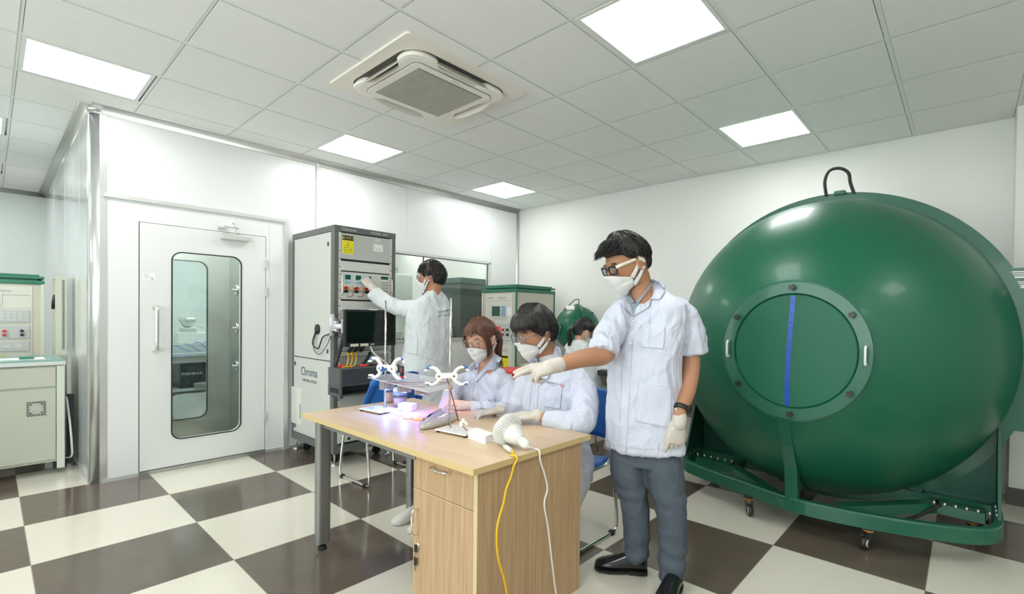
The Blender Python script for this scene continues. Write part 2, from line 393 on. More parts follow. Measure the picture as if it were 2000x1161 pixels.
# ---- door with rounded window
def plate_with_hole(ya, yb, za, zb, hy0, hy1, hz0, hz1, r, x0, x1):
    """flat leaf in the plane x, rounded rectangular hole"""
    hole = [(p[0]+(hy0+hy1)/2, p[1]+(hz0+hz1)/2) for p in rrect(hy1-hy0, hz1-hz0, r, 8)]
    n = len(hole); cy, cz = (hy0+hy1)/2, (hz0+hz1)/2; outer = []
    # rays by corner segments
    per = 9
    corners = [(yb, zb), (ya, zb), (ya, za), (yb, za)]
    outer = [corners[k//per] for k in range(n)]
    mb = MB()
    for x in (x0, x1):
        vs = [Vector((x, *p)) for p in hole]+[Vector((x, *c)) for c in corners]; fs = []
        for k in range(n):
            c = n+(k//per); k2 = (k+1) % n; c2 = n+(k2//per)
            if c == c2: fs.append((k, k2, c))
            else: fs.append((k, k2, c2, c))
        mb.add(vs, fs)
    mb.rings([[Vector((x, *p)) for p in hole] for x in (x0, x1)], cap=False, smooth=False)
    mb.rings([[Vector((x, *c)) for c in corners] for x in (x0, x1)], cap=False, smooth=False)
    return mb, hole
mb, hole = plate_with_hole(DY0, DY1, .035, DZ1, .977, 1.472, .25, 1.795, .07, WX-.045, WX+.003)
door = struct(mb, 'door_1', mat('door_white', (.74, .75, .735), .3, noise_s=2, noise_a=.01))
sl = MB(); sl.tube([Vector((WX+.004, *p)) for p in hole], .0055, 6, closed=True); build(sl, 'window_seal', black_rub, door)
build(MB().prism([Vector((WX-.014, *p)) for p in hole], (.006, 0, 0)), 'window_glass', glass_mat('clear_glass', (.93, .97, .95), 1.0), door)
build(MB().bb((WX-.02, DY0-.006, .03), (WX-.01, DY0, DZ1+.006)), 'door_gasket', black_rub, door)
hy = .873
build(MB().tube(catmull([(WX+.004, hy, 1.335), (WX+.05, hy, 1.33), (WX+.06, hy, 1.30), (WX+.06, hy, 1.17), (WX+.06, hy, 1.03), (WX+.05, hy, 1.0), (WX+.004, hy, .995)], 5), .0135, 14).lathe([(.02, 0), (.02, .006)], (WX+.003, hy, 1.335), (1, 0, 0)).lathe([(.02, 0), (.02, .006)], (WX+.003, hy, .995), (1, 0, 0)), 'door_handle', chrome, door, 'polished steel pull handle')
for z in (1.76, 1.50, .34):
    build(MB().bb((WX+.003, DY1-.012, z-.045), (WX+.016, DY1+.012, z+.045), .003), 'hinge', alu_soft, door)
cl = build(MB().bb((WX+.003, 1.31, 1.94), (WX+.045, 1.53, 1.99), .006), 'door_closer', mat('closer_silver', (.62, .63, .61), .35, .5), door)
build(MB().tube([(WX+.03, 1.43, 1.99), (WX+.035, 1.43, 2.03)], .012).box((WX+.06, 1.38, 2.045), (.012, .13, .01), Matrix.Rotation(.35, 3, 'Z')).bb((WX+.004, 1.29, 2.03), (WX+.03, 1.34, 2.05)).tube([(WX+.06, 1.43, 2.04), (WX+.03, 1.4, 2.09)], .009), 'closer_arm', mat('closer_silver', (.62, .63, .61), .35, .5), cl)
build(MB().bb((WX+.003, .795, 1.555), (WX+.0045, .865, 1.61)), 'label_sticker', mat('paper', (.86, .86, .84), .7), door)
ink = mat('ink', (.05, .05, .06), .6); grey_ink = mat('grey_ink', (.35, .36, .38), .6)
mbx = MB()
for k in range(4): mbx.bb((WX+.0045, .80, 1.603-k*.011), (WX+.005, .80+random.uniform(.03, .055), 1.600-k*.011))
mbx.bb((WX+.0045, .845, 1.56), (WX+.005, .858, 1.573)); build(mbx, 'printed_lines', grey_ink, door)
# ---- air-lock behind the door
st = MB().bb((-6.12, 1.70, 0), (WX-T, 1.73, 2.3)).bb((-6.12, .62, 0), (WX-T, .65, 2.3)).bb((-6.12, .62, 2.3), (WX-T, 1.73, 2.33))
struct(st, 'wall_airlock', steel)
mb, hole2 = plate_with_hole(.65, 1.70, 0.0, 2.3, 1.0, 1.5, .205, 1.83, .08, -6.14, -6.10)
dr2 = struct(mb, 'door_2', mat('airlock_steel', (.52, .55, .51), .3, .6, noise_s=3, noise_a=.05))
build(MB().tube([Vector((-6.098, *p)) for p in hole2], .005, 6, closed=True), 'window_seal', black_rub, dr2)
build(MB().prism([Vector((-6.12, *p)) for p in hole2], (.005, 0, 0)), 'window_glass', glass_mat('green_glass', (.93, .98, .98), .8), dr2)
for k, z in enumerate((1.54, 1.14, .74)):
    y = 1.70; x = atY(462, 600, 1.70).x
    t = single(MB().lathe([(.055, 0), (.055, .008), (.042, .012), (.034, .004), (.012, .004), (.012, .03), (.02, .034), (.001, .036)], (x, y, z), (0, -1, 0)), 'air_nozzle', chrome,
               ['topmost of the three round chrome air nozzles behind the door glass', 'middle one of the three round chrome air nozzles behind the door glass', 'lowest of the three round chrome air nozzles behind the door glass'][k], 'air nozzle', 'air shower nozzles')
struct(MB().bb((-6.0, .9, 2.27), (-5.2, 1.5, 2.298)), 'trim_11', mat('airlock_lamp', (1, 1, 1), emit=9))  # unseen glowing panel added to brighten the steel air-lock
# ---- window in partition
w = MB()
for a, b in (((WY0, WZ0-.02), (WY1+.02, WZ0+.015)), ((WY0, WZ1-.015), (WY1+.02, WZ1+.02)), ((WY1-.015, WZ0), (WY1+.02, WZ1)), ((WY0-.02, WZ0), (WY0+.015, WZ1))):
    w.bb((WX-.05, a[0], a[1]), (WX+.008, b[0], b[1]))
win = struct(w, 'window_1', alu_soft)
build(MB().bb((WX-.03, WY0, WZ0), (WX-.024, WY1, WZ1)), 'window_glass', glass_mat('window_glass', (.93, .97, .95), 1.3), win)
yj = atX(829, 560, WX).y
build(MB().bb((WX-.034, yj-.004, WZ0), (WX-.018, yj+.004, WZ1)), 'window_divider', black_rub, win)
build(MB().bb((WX-.018, WY0+.012, WZ0+.012), (WX-.010, WY1-.012, WZ0+.022)).bb((WX-.018, WY0+.012, WZ1-.022), (WX-.010, WY1-.012, WZ1-.012)).bb((WX-.018, WY1-.022, WZ0+.012), (WX-.01, WY1-.012, WZ1-.012)), 'window_seal', black_rub, win)
# ================================================================= air conditioner cassette
cream = mat('cream_plastic', (.88, .83, .74), .45)
cream2 = mat('cream_plastic_light', (.88, .85, .78), .4)
dark_in = mat('dark_inside', (.10, .095, .085), .6)
ax_, ay_ = -2.785, 1.932
t = Root('ceiling_air_conditioner', (ax_, ay_, CEIL), 'square cream four way air conditioner cassette mounted in the tiled ceiling', 'air conditioner')
def sqring(r_out, r_in, z0, z1, rad_o, rad_i):
    a = rrect(2*r_out, 2*r_out, rad_o, 8); b = rrect(2*r_in, 2*r_in, rad_i, 8); n = len(a); mb = MB()
    mb.rings([[Vector((ax_+p[0], ay_+p[1], z)) for p in q] for q, z in ((a, z0), (a, z1), (b, z1), (b, z0))], closed=True, smooth=False)
    return mb
build(sqring(.464, .388, CEIL+.001, CEIL-.012, .02, .14), 'outer_panel', cream, t)
build(MB().prism([(ax_+p[0], ay_+p[1], CEIL-.001) for p in rrect(.80, .80, .14, 8)], (0, 0, -.004)), 'air_duct', dark_in, t)  # flat plate painted dark for the shade inside the vent openings
# inner panel: rounded square with concave vent cut-outs along each side
def vent_outline(R, cut, z):
    pts = []
    for q in range(4):
        a0 = q*pi/2
        for k in range(17):
            s_ = -1+2*k/16; x = R - cut*(1-sstep(.45, .82, abs(s_))); y = s_*(R-.10) if abs(s_) < 1 else s_*(R-.1)
            pts.append((x*cos(a0)-y*sin(a0), x*sin(a0)+y*cos(a0)))
        # rounded corner
        for k in range(1, 5):
            a = pi/2*k/5; x = R-.10+.10*cos(a); y = R-.10+.10*sin(a)
            pts.append((x*cos(a0)-y*sin(a0), x*sin(a0)+y*cos(a0)))
    return [Vector((ax_+p[0], ay_+p[1], z)) for p in pts]
c0 = Vector((ax_, ay_, 0))
def sc(pts, f, z): return [Vector((ax_+(p.x-ax_)*f, ay_+(p.y-ay_)*f, z)) for p in pts]
o1 = vent_outline(.378, .062, 0)
build(MB().rings([sc(o1, .97, CEIL-.004), sc(o1, 1, CEIL-.026), sc(o1, .985, CEIL-.038), sc(o1, .93, CEIL-.042)], smooth=False), 'inner_panel', cream2, t)
grl = MB()
for k in range(40):
    y = -.24+.48*k/39; grl.bb((ax_-.24, ay_+y-.0035, CEIL-.052), (ax_+.24, ay_+y+.0035, CEIL-.044))
for x in (-.12, 0, .12): grl.bb((ax_+x-.004, ay_-.24, CEIL-.050), (ax_+x+.004, ay_+.24, CEIL-.044))
gp = build(MB().prism([(ax_+p[0], ay_+p[1], CEIL-.042) for p in rrect(.60, .60, .05, 6)], (0, 0, -.006)), 'grille_panel', cream2, t)
build(MB().bb((ax_-.25, ay_-.25, CEIL-.0495), (ax_+.25, ay_+.25, CEIL-.0475)), 'filter', mat('filter_grey', (.26, .25, .22), .8), gp)
build(grl, 'grille', mat('grille_beige', (.50, .48, .43), .5), gp)
gl = MB(); gl.tube([Vector((ax_+p[0], ay_+p[1], CEIL-.0425)) for p in rrect(.605, .605, .05, 6)], .0018, 5, closed=True); build(gl, 'panel_gap', dark_in, t)
for q in range(4):
    a = q*pi/2; R = Matrix.Rotation(a, 3, 'Z'); mb = MB(); tilt = Matrix.Rotation(radians(52), 3, 'Y')
    rs = []
    for k in range(13):
        s_ = -1+2*k/12; w_ = .032*(1-abs(s_)**3)+.004
        rs.append([Vector((.352, s_*.235, -.028)) + tilt @ Vector((x*w_, 0, z*.003)) for x, z in ((-1, 1), (1, 1), (1, -1), (-1, -1))])
    mb.rings([[Vector((ax_, ay_, CEIL)) + R @ p for p in r] for r in rs], smooth=False)
    build(mb, 'louvre', mat('louvre_cream', (.66, .63, .57), .4), t)
text('DAIKIN', 'brand_mark', grey_ink, t, (ax_+.28, ay_+.0, CEIL-.0485), (0, 1, 0), (1, 0, 0), .018, .0003)

# ================================================================= desk
def wood_mat(name, c1, c2, scale, rough=.42, sw=22, vert=True):
    m = bpy.data.materials.new(name); m.use_nodes = True; nt = m.node_tree; N = nt.nodes.new; L = nt.links.new; b = nt.nodes['Principled BSDF']
    tc = N('ShaderNodeTexCoord'); mp = N('ShaderNodeMapping'); mp.inputs['Scale'].default_value = scale; L(tc.outputs['Object'], mp.inputs[0])
    n = N('ShaderNodeTexNoise'); n.inputs['Scale'].default_value = sw; n.inputs['Detail'].default_value = 6; n.inputs['Roughness'].default_value = .65; n.inputs['Distortion'].default_value = .3; L(mp.outputs[0], n.inputs[0])
    cr = N('ShaderNodeValToRGB'); cr.color_ramp.elements[0].position = .32; cr.color_ramp.elements[1].position = .68
    cr.color_ramp.elements[0].color = (*c1, 1); cr.color_ramp.elements[1].color = (*c2, 1); L(n.outputs['Fac'], cr.inputs[0]); L(cr.outputs[0], b.inputs['Base Color'])
    b.inputs['Roughness'].default_value = rough; return m
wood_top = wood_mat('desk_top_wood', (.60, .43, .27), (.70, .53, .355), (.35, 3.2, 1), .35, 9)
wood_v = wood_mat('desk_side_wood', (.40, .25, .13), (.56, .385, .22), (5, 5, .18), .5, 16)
edge_m = mat('edge_band', (.62, .46, .22), .4)
TX0, TX1, TY0, TY1, TZ = -2.845, -1.358, 1.144, 1.864, .74
desk = Root('office_desk', ((TX0+TX1)/2, (TY0+TY1)/2, 0), 'light wood desk with grey metal legs and a built-in locked cabinet', 'desk')
build(MB().bb((TX0+.002, TY0+.002, TZ-.022), (TX1-.002, TY1-.002, TZ)), 'tabletop', wood_top, desk)
eb = MB(); e = .0022
eb.bb((TX0, TY0, TZ-.024), (TX1, TY0+e, TZ-.0005)).bb((TX0, TY1-e, TZ-.024), (TX1, TY1, TZ-.0005)).bb((TX0, TY0+e, TZ-.024), (TX0+e, TY1-e, TZ-.0005)).bb((TX1-e, TY0+e, TZ-.024), (TX1, TY1-e, TZ-.0005))
build(eb, 'edge_banding', edge_m, desk)
legm = mat('leg_grey_metal', (.30, .30, .29), .38, .6)
for (x, y) in ((-2.70, 1.20), (-2.70, 1.77)):
    lg = build(MB().prism([(x+p[0], y+p[1], .035) for p in rrect(.055, .075, .018)], (0, 0, TZ-.024-.035)), 'leg', legm, desk)
    build(MB().cyl((x, y, .035), (x, y, .016), .012).cyl((x, y, .016), (x, y, 0), .021, .024), 'foot', black_rub, lg)
build(MB().bb((-2.70, 1.19, TZ-.064), (-1.80, 1.215, TZ-.024)).bb((-2.70, 1.76, TZ-.064), (-1.80, 1.785, TZ-.024)).bb((-2.715, 1.2, TZ-.064), (-2.69, 1.77, TZ-.024)), 'under_frame', legm, desk)
CX0, CX1, CY0, CY1 = -1.815, -1.392, 1.195, 1.835
body = MB().bb((CX1-.02, CY0, 0), (CX1, CY1, TZ-.024)).bb((CX0, CY0+.02, 0), (CX0+.018, CY1, TZ-.024)).bb((CX0, CY1-.018, 0), (CX1-.02, CY1, TZ-.024)).bb((CX0, CY0+.02, .0), (CX1-.02, CY1-.018, .06)).bb((CX0+.018, CY0+.02, .555), (CX1-.02, CY1-.018, .57))
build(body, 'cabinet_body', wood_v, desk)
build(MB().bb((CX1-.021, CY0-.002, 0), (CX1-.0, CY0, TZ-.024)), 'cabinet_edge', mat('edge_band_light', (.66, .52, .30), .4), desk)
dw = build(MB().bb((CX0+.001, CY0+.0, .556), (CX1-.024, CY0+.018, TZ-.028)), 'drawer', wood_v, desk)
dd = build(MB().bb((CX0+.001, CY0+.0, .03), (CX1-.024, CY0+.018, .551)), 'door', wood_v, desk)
ln = MB().bb((CX0+.001, CY0-.0006, .5505), (CX1-.024, CY0+.001, .5535)); build(ln, 'door_edge', mat('edge_band_light', (.66, .52, .30), .4), dd)
xm = CX0+.20
build(MB().tube(catmull([(xm-.055, CY0, .675), (xm-.05, CY0-.024, .675), (xm, CY0-.028, .672), (xm+.05, CY0-.024, .675), (xm+.055, CY0, .675)], 6), .0045, 8), 'handle', chrome, dw)
xm = CX0+.035
build(MB().tube(catmull([(xm, CY0, .47), (xm, CY0-.026, .465), (xm, CY0-.03, .415), (xm, CY0-.026, .365), (xm, CY0, .36)], 6), .0045, 8), 'handle', chrome, dd)
lk = build(MB().lathe([(.011, 0), (.011, .006), (.008, .009), (.001, .009)], (xm+.008, CY0, .315), (0, -1, 0)), 'lock', chrome, dd)
blackp = mat('black_plastic', (.018, .018, .02), .35)
ky = single(MB().bb((xm-.006, CY0-.014, .285), (xm+.010, CY0-.009, .318), .002).tube([(xm+.002, CY0-.011, .285), (xm+.002, CY0-.016, .27), (xm, CY0-.012, .262)], .0012, 6).bb((xm-.009, CY0-.014, .228), (xm+.009, CY0-.009, .262), .002).bb((xm-.002, CY0-.0125, .205), (xm+.001, CY0-.011, .228)).tube([(xm+.007, CY0-.016, .315), (xm+.007, CY0-.002, .315)], .003, 8), 'key_pair', blackp,
            'two black-headed keys hanging from the lock of the desk cabinet', 'keys')

# ================================================================= things on the desk
white_pl = mat('white_plastic', (.84, .83, .80), .38)
metal_pl = mat('stand_base_steel', (.74, .74, .72), .4, .1)
rodm = mat('stand_rod', (.60, .58, .54), .18, 1)
blue_k = mat('blue_knob', (.03, .13, .42), .35)
def lab_stand(bx, by, rx, ry, lab, rot=0, zt=1.385):
    t = Root('lab_stand', (bx, by, TZ), lab, 'retort stand', 'retort stands on the desk'); R = Matrix.Rotation(rot, 3, 'Z')
    build(MB().box((bx, by, TZ+.012), (.20, .125, .008), R, .002), 'base', metal_pl, t)
    for a in (-1, 1):
        for b in (-1, 1):
            p = R @ Vector((a*.088, b*.052, 0)); build(MB().cyl((bx+p.x, by+p.y, TZ), (bx+p.x, by+p.y, TZ+.008), .009), 'rubber_foot', black_rub, t)
    build(MB().cyl((rx, ry, TZ+.016), (rx, ry, zt), .0052, seg=14).cyl((rx, ry, TZ+.016), (rx, ry, TZ+.024), .011), 'rod', rodm, t)
    return t
s1 = lab_stand(-2.588, 1.468, -2.575, 1.50, 'retort stand at the left of the desk, its rod in front of the monitor', .1)
s2 = lab_stand(-1.842, 1.462, -1.904, 1.452, 'retort stand nearer the light bulb, its rod in front of the seated woman', .12)
build(MB().lathe([(.018, 0), (.012, .001), (.001, .0012)], (-2.625, 1.445, TZ+.016)), 'printed_ring', grey_ink, s1)
def butterfly(o, ax, lab, K=1.0, screw=True):
    """plastic double burette clamp: central bridge, four curved arms"""
    ax = Vector(ax).normalized(); up = Vector((0, 0, 1)); nn = ax.cross(up); o = Vector(o)
    t = Root('burette_clamp', o, lab, 'clamp', 'butterfly clamps on the stands')
    P_ = lambda a, b, c=0: o + ax*(a*K) + up*(b*K*.95) + nn*(c*K)
    m = MB().tube([P_(-.05, .002), P_(.05, .002)], [(.019*K, .009)]*2, 12, up=up)
    for s_ in (-1, 1): m.tube([P_(s_*.05, 0, -.012), P_(s_*.05, 0, .012)], .024*K, 16)
    build(m, 'bridge', white_pl, t)
    for s_ in (-1, 1):
        a1 = catmull([P_(s_*.045, .012), P_(s_*.068, .045), P_(s_*.095, .060), P_(s_*.125, .058), P_(s_*.13, .042), P_(s_*.148, .040)], 6)
        a2 = catmull([P_(s_*.045, -.012), P_(s_*.066, -.042), P_(s_*.10, -.058), P_(s_*.125, -.046), P_(s_*.145, -.048)], 6)
        for a_ in (a1, a2):
            am = build(MB().tube(a_, [(.010, lerp(.014, .0065, min(1, q_/(len(a_)*.75)))*K) for q_ in range(len(a_))], 10, up=nn), 'arm', white_pl, t)
        for p in (P_(s_*.112, .064, 0), P_(s_*.125, .058, .006), P_(s_*.124, -.052, 0)):
            build(MB().sphere(p, .0085, 12), 'blue_grip', blue_k, t)
        for q_ in (1, -1): build(MB().lathe([(.006, 0), (.006, .004), (.001, .005)], P_(s_*.05, 0, .012*q_), nn*q_), 'rivet', mat('brass', (.35, .28, .12), .3, .9), t)
    if screw:
        k = MB().tube([P_(0, -.004, .008), P_(0, -.004, .03)], .008, 10)
        for a in range(3): k.sphere(P_(.011*cos(a*2.09+1.57), .011*sin(a*2.09+1.57)-.004, .033), .0075, 10)
        build(k, 'clamp_screw', blue_k, t)
    return t
butterfly(C(756, 720, 2.79), Vector((1, .22, .03)), 'white plastic clamp with blue grips on the left stand rod')
butterfly(C(873, 735, 2.34), Vector((1, .75, .04)), 'white plastic clamp with blue grips on the right stand rod', .74, False)
# acrylic plate with the LED modules
acr = mat('acrylic', (.80, .80, .86), .08, alpha=.5)
PZ = .925
cor = [Vector((-2.68, 1.42, PZ)), Vector((-1.90, 1.36, PZ)), Vector((-1.86, 1.60, PZ)), Vector((-2.64, 1.71, PZ))]
cor = [atZ(718, 737, PZ), atZ(838, 766, PZ), atZ(912, 748, PZ), atZ(790, 727, PZ)]
pl = Root('clear_tray', (sum([c.x for c in cor])/4, sum([c.y for c in cor])/4, PZ), 'clear acrylic plate carrying four round LED modules, held between the stands', 'LED tray')
build(MB().prism(cor, (0, 0, -.006)), 'plate', acr, pl)
finm = mat('heatsink', (.52, .50, .46), .4, .25)
mods = [((755, 748), (.22, .35, 1.0)), ((790, 753), (.30, .45, 1.0)), ((824, 757), (.50, .28, 1.0)), ((872, 748), (1.0, .42, .18))]
LEDS = []
for (px, py), colr in mods:
    p = atZ(px, py, PZ-.02); p.z = PZ-.006
    fin = MB().cyl(p, p-Vector((0, 0, .05)), .027, seg=20)
    for k in range(26):
        a = 2*pi*k/26; fin.box(p+Vector((cos(a)*.032, sin(a)*.032, -.026)), (.014, .0022, .05), Matrix.Rotation(a, 3, 'Z'))
    hs = build(fin, 'heat_sink', finm, pl)
    q = p-Vector((0, 0, .0505))
    build(MB().cyl(q, q-Vector((0, 0, .003)), .018, seg=20), 'led_lens', mat('led_%d' % len(LEDS), colr, .4, emit=10, emitc=colr), hs)
    LEDS.append((q, colr))
bt = single(MB().cyl(C(785, 715, 2.62), C(785, 738, 2.62), .011, seg=16), 'black_cartridge', blackp, 'small upright black cylinder with red print standing on the clear tray', 'cartridge')
redp = mat('red_plastic', (.65, .03, .025), .4)
bot = C(785, 738, 2.62); build(MB().cyl(bot+Vector((0, 0, .002)), bot+Vector((0, 0, .009)), .0115, seg=16), 'red_band', redp, bt)
build(MB().box(bot+Vector((.0085, -.009, .04)), (.005, .005, .02), Matrix.Rotation(.7, 3, 'Z')), 'red_print', redp, bt)
random.seed(3)
red_w = mat('wire_red', (.35, .02, .02), .4); blk_w = mat('wire_black', (.02, .02, .02), .4)
for k in range(4):
    a = atZ(*mods[k][0], PZ); b = atZ(*mods[(k+1) % 4][0], PZ); mid = (a+b)/2
    for m_, s_ in ((red_w, 0), (blk_w, .008)):
        build(MB().tube(catmull([a+Vector((s_, 0, .003)), mid+Vector((random.uniform(-.04, .04), random.uniform(-.04, .04), .004)), b+Vector((s_, 0, .003))], 8), .0009, 6), 'lead_wire', m_, pl)
pend = [C(867, 729, 2.36), C(874, 745, 2.35), C(884, 780, 2.33), C(890, 805, 2.31), C(897, 826, 2.29), C(912, 842, 2.2)]
tagp(build(MB().tube(catmull(pend, 10), .0015, 6), 'red_wire', red_w), 'thin red lead hanging from the right clamp to the connector', 'wire')
tagp(build(MB().tube(catmull([p+RT*.003 for p in pend], 10), .0015, 6), 'black_wire', blk_w), 'thin black lead hanging beside the red one to the connector', 'wire')
# small items under the LEDs
clear = glass_mat('clear_plastic', (.95, .95, .97), 1.6, .03)
def dish(px, py, r, lab, c, clearb=False):
    p = atZ(px, py, TZ)
    t = single(MB().lathe([(r*.96, 0), (r, .002), (r, .014), (r*.97, .0145), (.001, .0145)], p, seg=36), 'petri_dish', mat(c[0], c[1], .35, noise_s=40, noise_a=.1), lab, 'petri dish', 'petri dishes under the LEDs')
    return t
dish(767, 805, .038, 'round white petri dish lit pale blue, leftmost of the row', ('dish_white', (.70, .76, .85)))
dish(785, 811, .036, 'flat pale petri dish second from the left in the row', ('dish_pale', (.80, .80, .84)))
dish(801, 817, .036, 'petri dish lit pink, between the pale and the orange ones', ('dish_pink', (.80, .62, .62)))
dish(820, 820, .036, 'orange petri dish lying against the clear bag', ('dish_orange', (.85, .50, .22)))
p = atZ(790, 803, TZ); R = Matrix.Rotation(.35, 3, 'Z')
single(MB().box(p+Vector((0, .02, .022)), (.095, .06, .044), R, .006), 'soft_block', mat('foam_white', (.82, .80, .84), .7), 'small white block on the desk beside the petri dishes', 'block')
def jar(px, py, r, hgt, lab, lid=True):
    p = atZ(px, py, TZ); t = Root('plastic_jar', p, lab, 'jar', 'plastic jars under the LED tray')
    build(MB().lathe([(r*.9, 0), (r*.95, .003), (r, .012), (r, hgt*.78), (r*.96, hgt*.82)], p, seg=36), 'body', glass_mat('jar_plastic', (.93, .88, .90), 2.5, .1), t)
    build(MB().lathe([(r*.97, hgt*.8), (r*1.03, hgt*.82), (r*1.03, hgt*.98), (r*1.0, hgt), (.001, hgt)], p, seg=36), 'lid', white_pl, t)
    rg = MB()
    for k in range(4): rg.lathe([(r*1.0, 0), (r*1.035, .002), (r*1.0, .004)], p+Vector((0, 0, hgt*(.80-.055*k))), seg=36)
    build(rg, 'ribbed_band', mat('pale_blue_plastic', (.45, .62, .88), .4), t)
    build(MB().lathe([(r*.85, .004), (r*.9, hgt*.45), (.001, hgt*.46)], p, seg=30), 'contents', mat('pinkish_powder', (.72, .52, .46), .8), t)
jar(760, 786, .034, .13, 'tall clear jar with ribbed band, behind the left stand rod')
jar(781, 794, .040, .115, 'wider clear jar with white lid, right behind the white block')
# clear bag of beads
bagp = [atZ(820, 839, TZ), atZ(855, 836, TZ), atZ(893, 820, TZ), atZ(862, 810, TZ)]
bg = Root('clear_bag', (sum(b.x for b in bagp)/4, sum(b.y for b in bagp)/4, TZ), 'crumpled clear plastic bag filled with tiny grey grains on the desk', 'bag')
gm = MB(); cbg = sum(bagp, Vector())/4
rg = []
for k, (s_, z) in enumerate(((.90, 0), (1.0, .006), (1.0, .020), (.9, .028))):
    base = catmull([cbg+(b-cbg)*s_ for b in bagp], 6, True)
    rg.append([Vector((b.x, b.y, TZ+z+.003*noise.noise(b*30))) for b in base])
gm.rings(rg)
build(gm, 'grains', mat('grey_grains', (.52, .49, .42), .8, noise_s=300, noise_a=.7, bump=1, bump_s=300), bg)
bm_ = MB(); rg = []
for k, (s_, z) in enumerate(((.94, .0005), (1.06, .007), (1.08, .022), (.98, .034), (.5, .038))):
    base = catmull([cbg+(b-cbg)*s_ for b in bagp], 8, True)
    rg.append([Vector((b.x+.006*noise.noise(b*25), b.y, TZ+z+.006*abs(noise.noise(b*40+Vector((0, 0, k)))))) for b in base])
bm_.rings(rg); build(bm_, 'film', clear, bg)
# junction box, connector, bulb, cables
R = Matrix.Rotation(-.10, 3, 'Z')
pb = (atZ(914, 858, TZ)+atZ(962, 868, TZ))/2
a0 = atZ(914, 856, TZ); a1 = atZ(948, 869, TZ); a2 = atZ(965, 862, TZ)
dx = (a1-a0); dy = (a2-a1)
jb = Root('power_supply_box', (a0+a2)/2, 'small white plastic power supply box with a short grey lead', 'box')
bx = MB().prism([a0, a1, a2, a0+dy], (0, 0, .030)); build(bx, 'case', white_pl, jb)
lid = [a0+Vector((0, 0, .0305)), a1+Vector((0, 0, .0305)), a2+Vector((0, 0, .0305)), a0+dy+Vector((0, 0, .0305))]
build(MB().prism(lid, (0, 0, .004)), 'lid', mat('white_lid', (.86, .86, .84), .3), jb)
build(MB().tube(catmull([atZ(958, 860, TZ+.016), atZ(966, 862, TZ+.012), atZ(975, 866, TZ+.006), atZ(984, 870, TZ+.012)], 6), .0028, 8), 'lead', mat('grey_lead', (.62, .62, .60), .4), jb)
cn = Root('terminal_connector', atZ(908, 838, TZ), 'cream wire connector block standing on the right stand base', 'connector')
q = C(900, 828, 2.26)
for k, (dx_, dz_) in enumerate(((0, 0), (.012, .014), (.024, .002), (.008, -.012))):
    build(MB().box(q+RT*dx_+Vector((0, 0, dz_)), (.014, .008, .02), Matrix.Rotation(.3*k, 3, 'X') @ Matrix.Rotation(.7, 3, 'Z'), .0015), 'block', cream2, cn)
# LED bulb lying on the desk: axis from fins (left/back) to base (right/front)
RB = .067
tipq = atZ(1032, 873, TZ+.021); pA = atZ(993, 842, TZ+RB*.95); pA.z = TZ+RB+.002
bl = Root('led_bulb', (pA.x, pA.y, TZ), 'large white finned LED bulb lying on the desk with its cord attached', 'light bulb')
ax = (tipq-pA).normalized(); KL = (tipq-pA).length/.13
gw = mat('bulb_white', (.76, .75, .71), .4)
LP = lambda pr: [(r, h*KL) for r, h in pr]
build(MB().lathe(LP([(.02, -.030), (.045, -.029), (RB-.004, -.022), (RB-.002, -.018)]), pA, ax, 40), 'diffuser_dome', mat('milky', (.82, .81, .78), .3), bl)
build(MB().lathe(LP([(RB, -.020), (RB-.001, -.016), (.050, .014), (.042, .045), (.028, .074), (.021, .082)]), pA, ax, 40), 'housing', gw, bl)
fn = MB(); u1 = ax.orthogonal().normalized(); u2 = ax.cross(u1)
for k in range(40):
    a = 2*pi*k/40; d = u1*cos(a)+u2*sin(a); s_ = ax.cross(d)*.0011
    fn.prism([pA+d*r_+ax*(h_*KL)-s_ for r_, h_ in [(RB-.001, -.020), (RB+.004, -.018), (RB+.003, -.004), (.064, .012), (.056, .024), (.048, .03), (.05, .01)]], s_*2)
build(fn, 'cooling_fins', gw, bl)
build(MB().lathe(LP([(.021, .080), (.0205, .112), (.016, .122), (.008, .128), (.004, .13)]), pA, ax, 30), 'lamp_base', gw, bl)
tip = pA+ax*.13*KL
z_ = TZ+.0135
plug = single(MB().tube([atZ(984, 871, z_), atZ(990, 875, z_), atZ(998, 881, z_)], [.007, .0105, .009], 14), 'cable_connector', mat('pale_connector', (.68, .70, .66), .35), 'pale round inline connector joining the grey lead to the yellow cable', 'connector')
ex = TX1+.010
def edge_path(pxs, X):
    return [atX(px, py, X) for px, py in pxs]
def over(px, py, r):
    q = atZ(px, py, TZ); return [Vector((TX1-.02, q.y-.004, TZ+r)), Vector((TX1-.002, q.y, TZ+r)), Vector((TX1+.006+r*.3, q.y+.002, TZ-.006))]
yp = [atZ(998, 880, z_), atZ(1003, 886, TZ+.006)] + over(1005, 893, .005) + edge_path([(1003, 912), (998, 932), (989, 955), (983, 985), (973, 1020), (970, 1050), (973, 1090), (984, 1130), (990, 1161)], ex)
yp += [Vector((yp[-1].x+.02, yp[-1].y+.02, .03)), Vector((yp[-1].x+.12, yp[-1].y+.1, .005)), Vector((yp[-1].x+.3, yp[-1].y+.05, .005))]
single(MB().tube(catmull(yp, 6), .0042, 10), 'yellow_cable', mat('yellow_pvc', (.86, .50, .01), .35), 'yellow cable running over the desk edge to the floor', 'cable')
wp = [tip, atZ(1040, 875, TZ+.012)] + over(1050, 880, .004) + edge_path([(1055, 900), (1063, 925), (1069, 955), (1063, 985), (1070, 1030), (1077, 1090), (1086, 1161)], ex)
wp += [Vector((wp[-1].x+.02, wp[-1].y+.01, .03)), Vector((wp[-1].x+.1, wp[-1].y-.05, .005)), Vector((wp[-1].x+.3, wp[-1].y-.08, .005))]
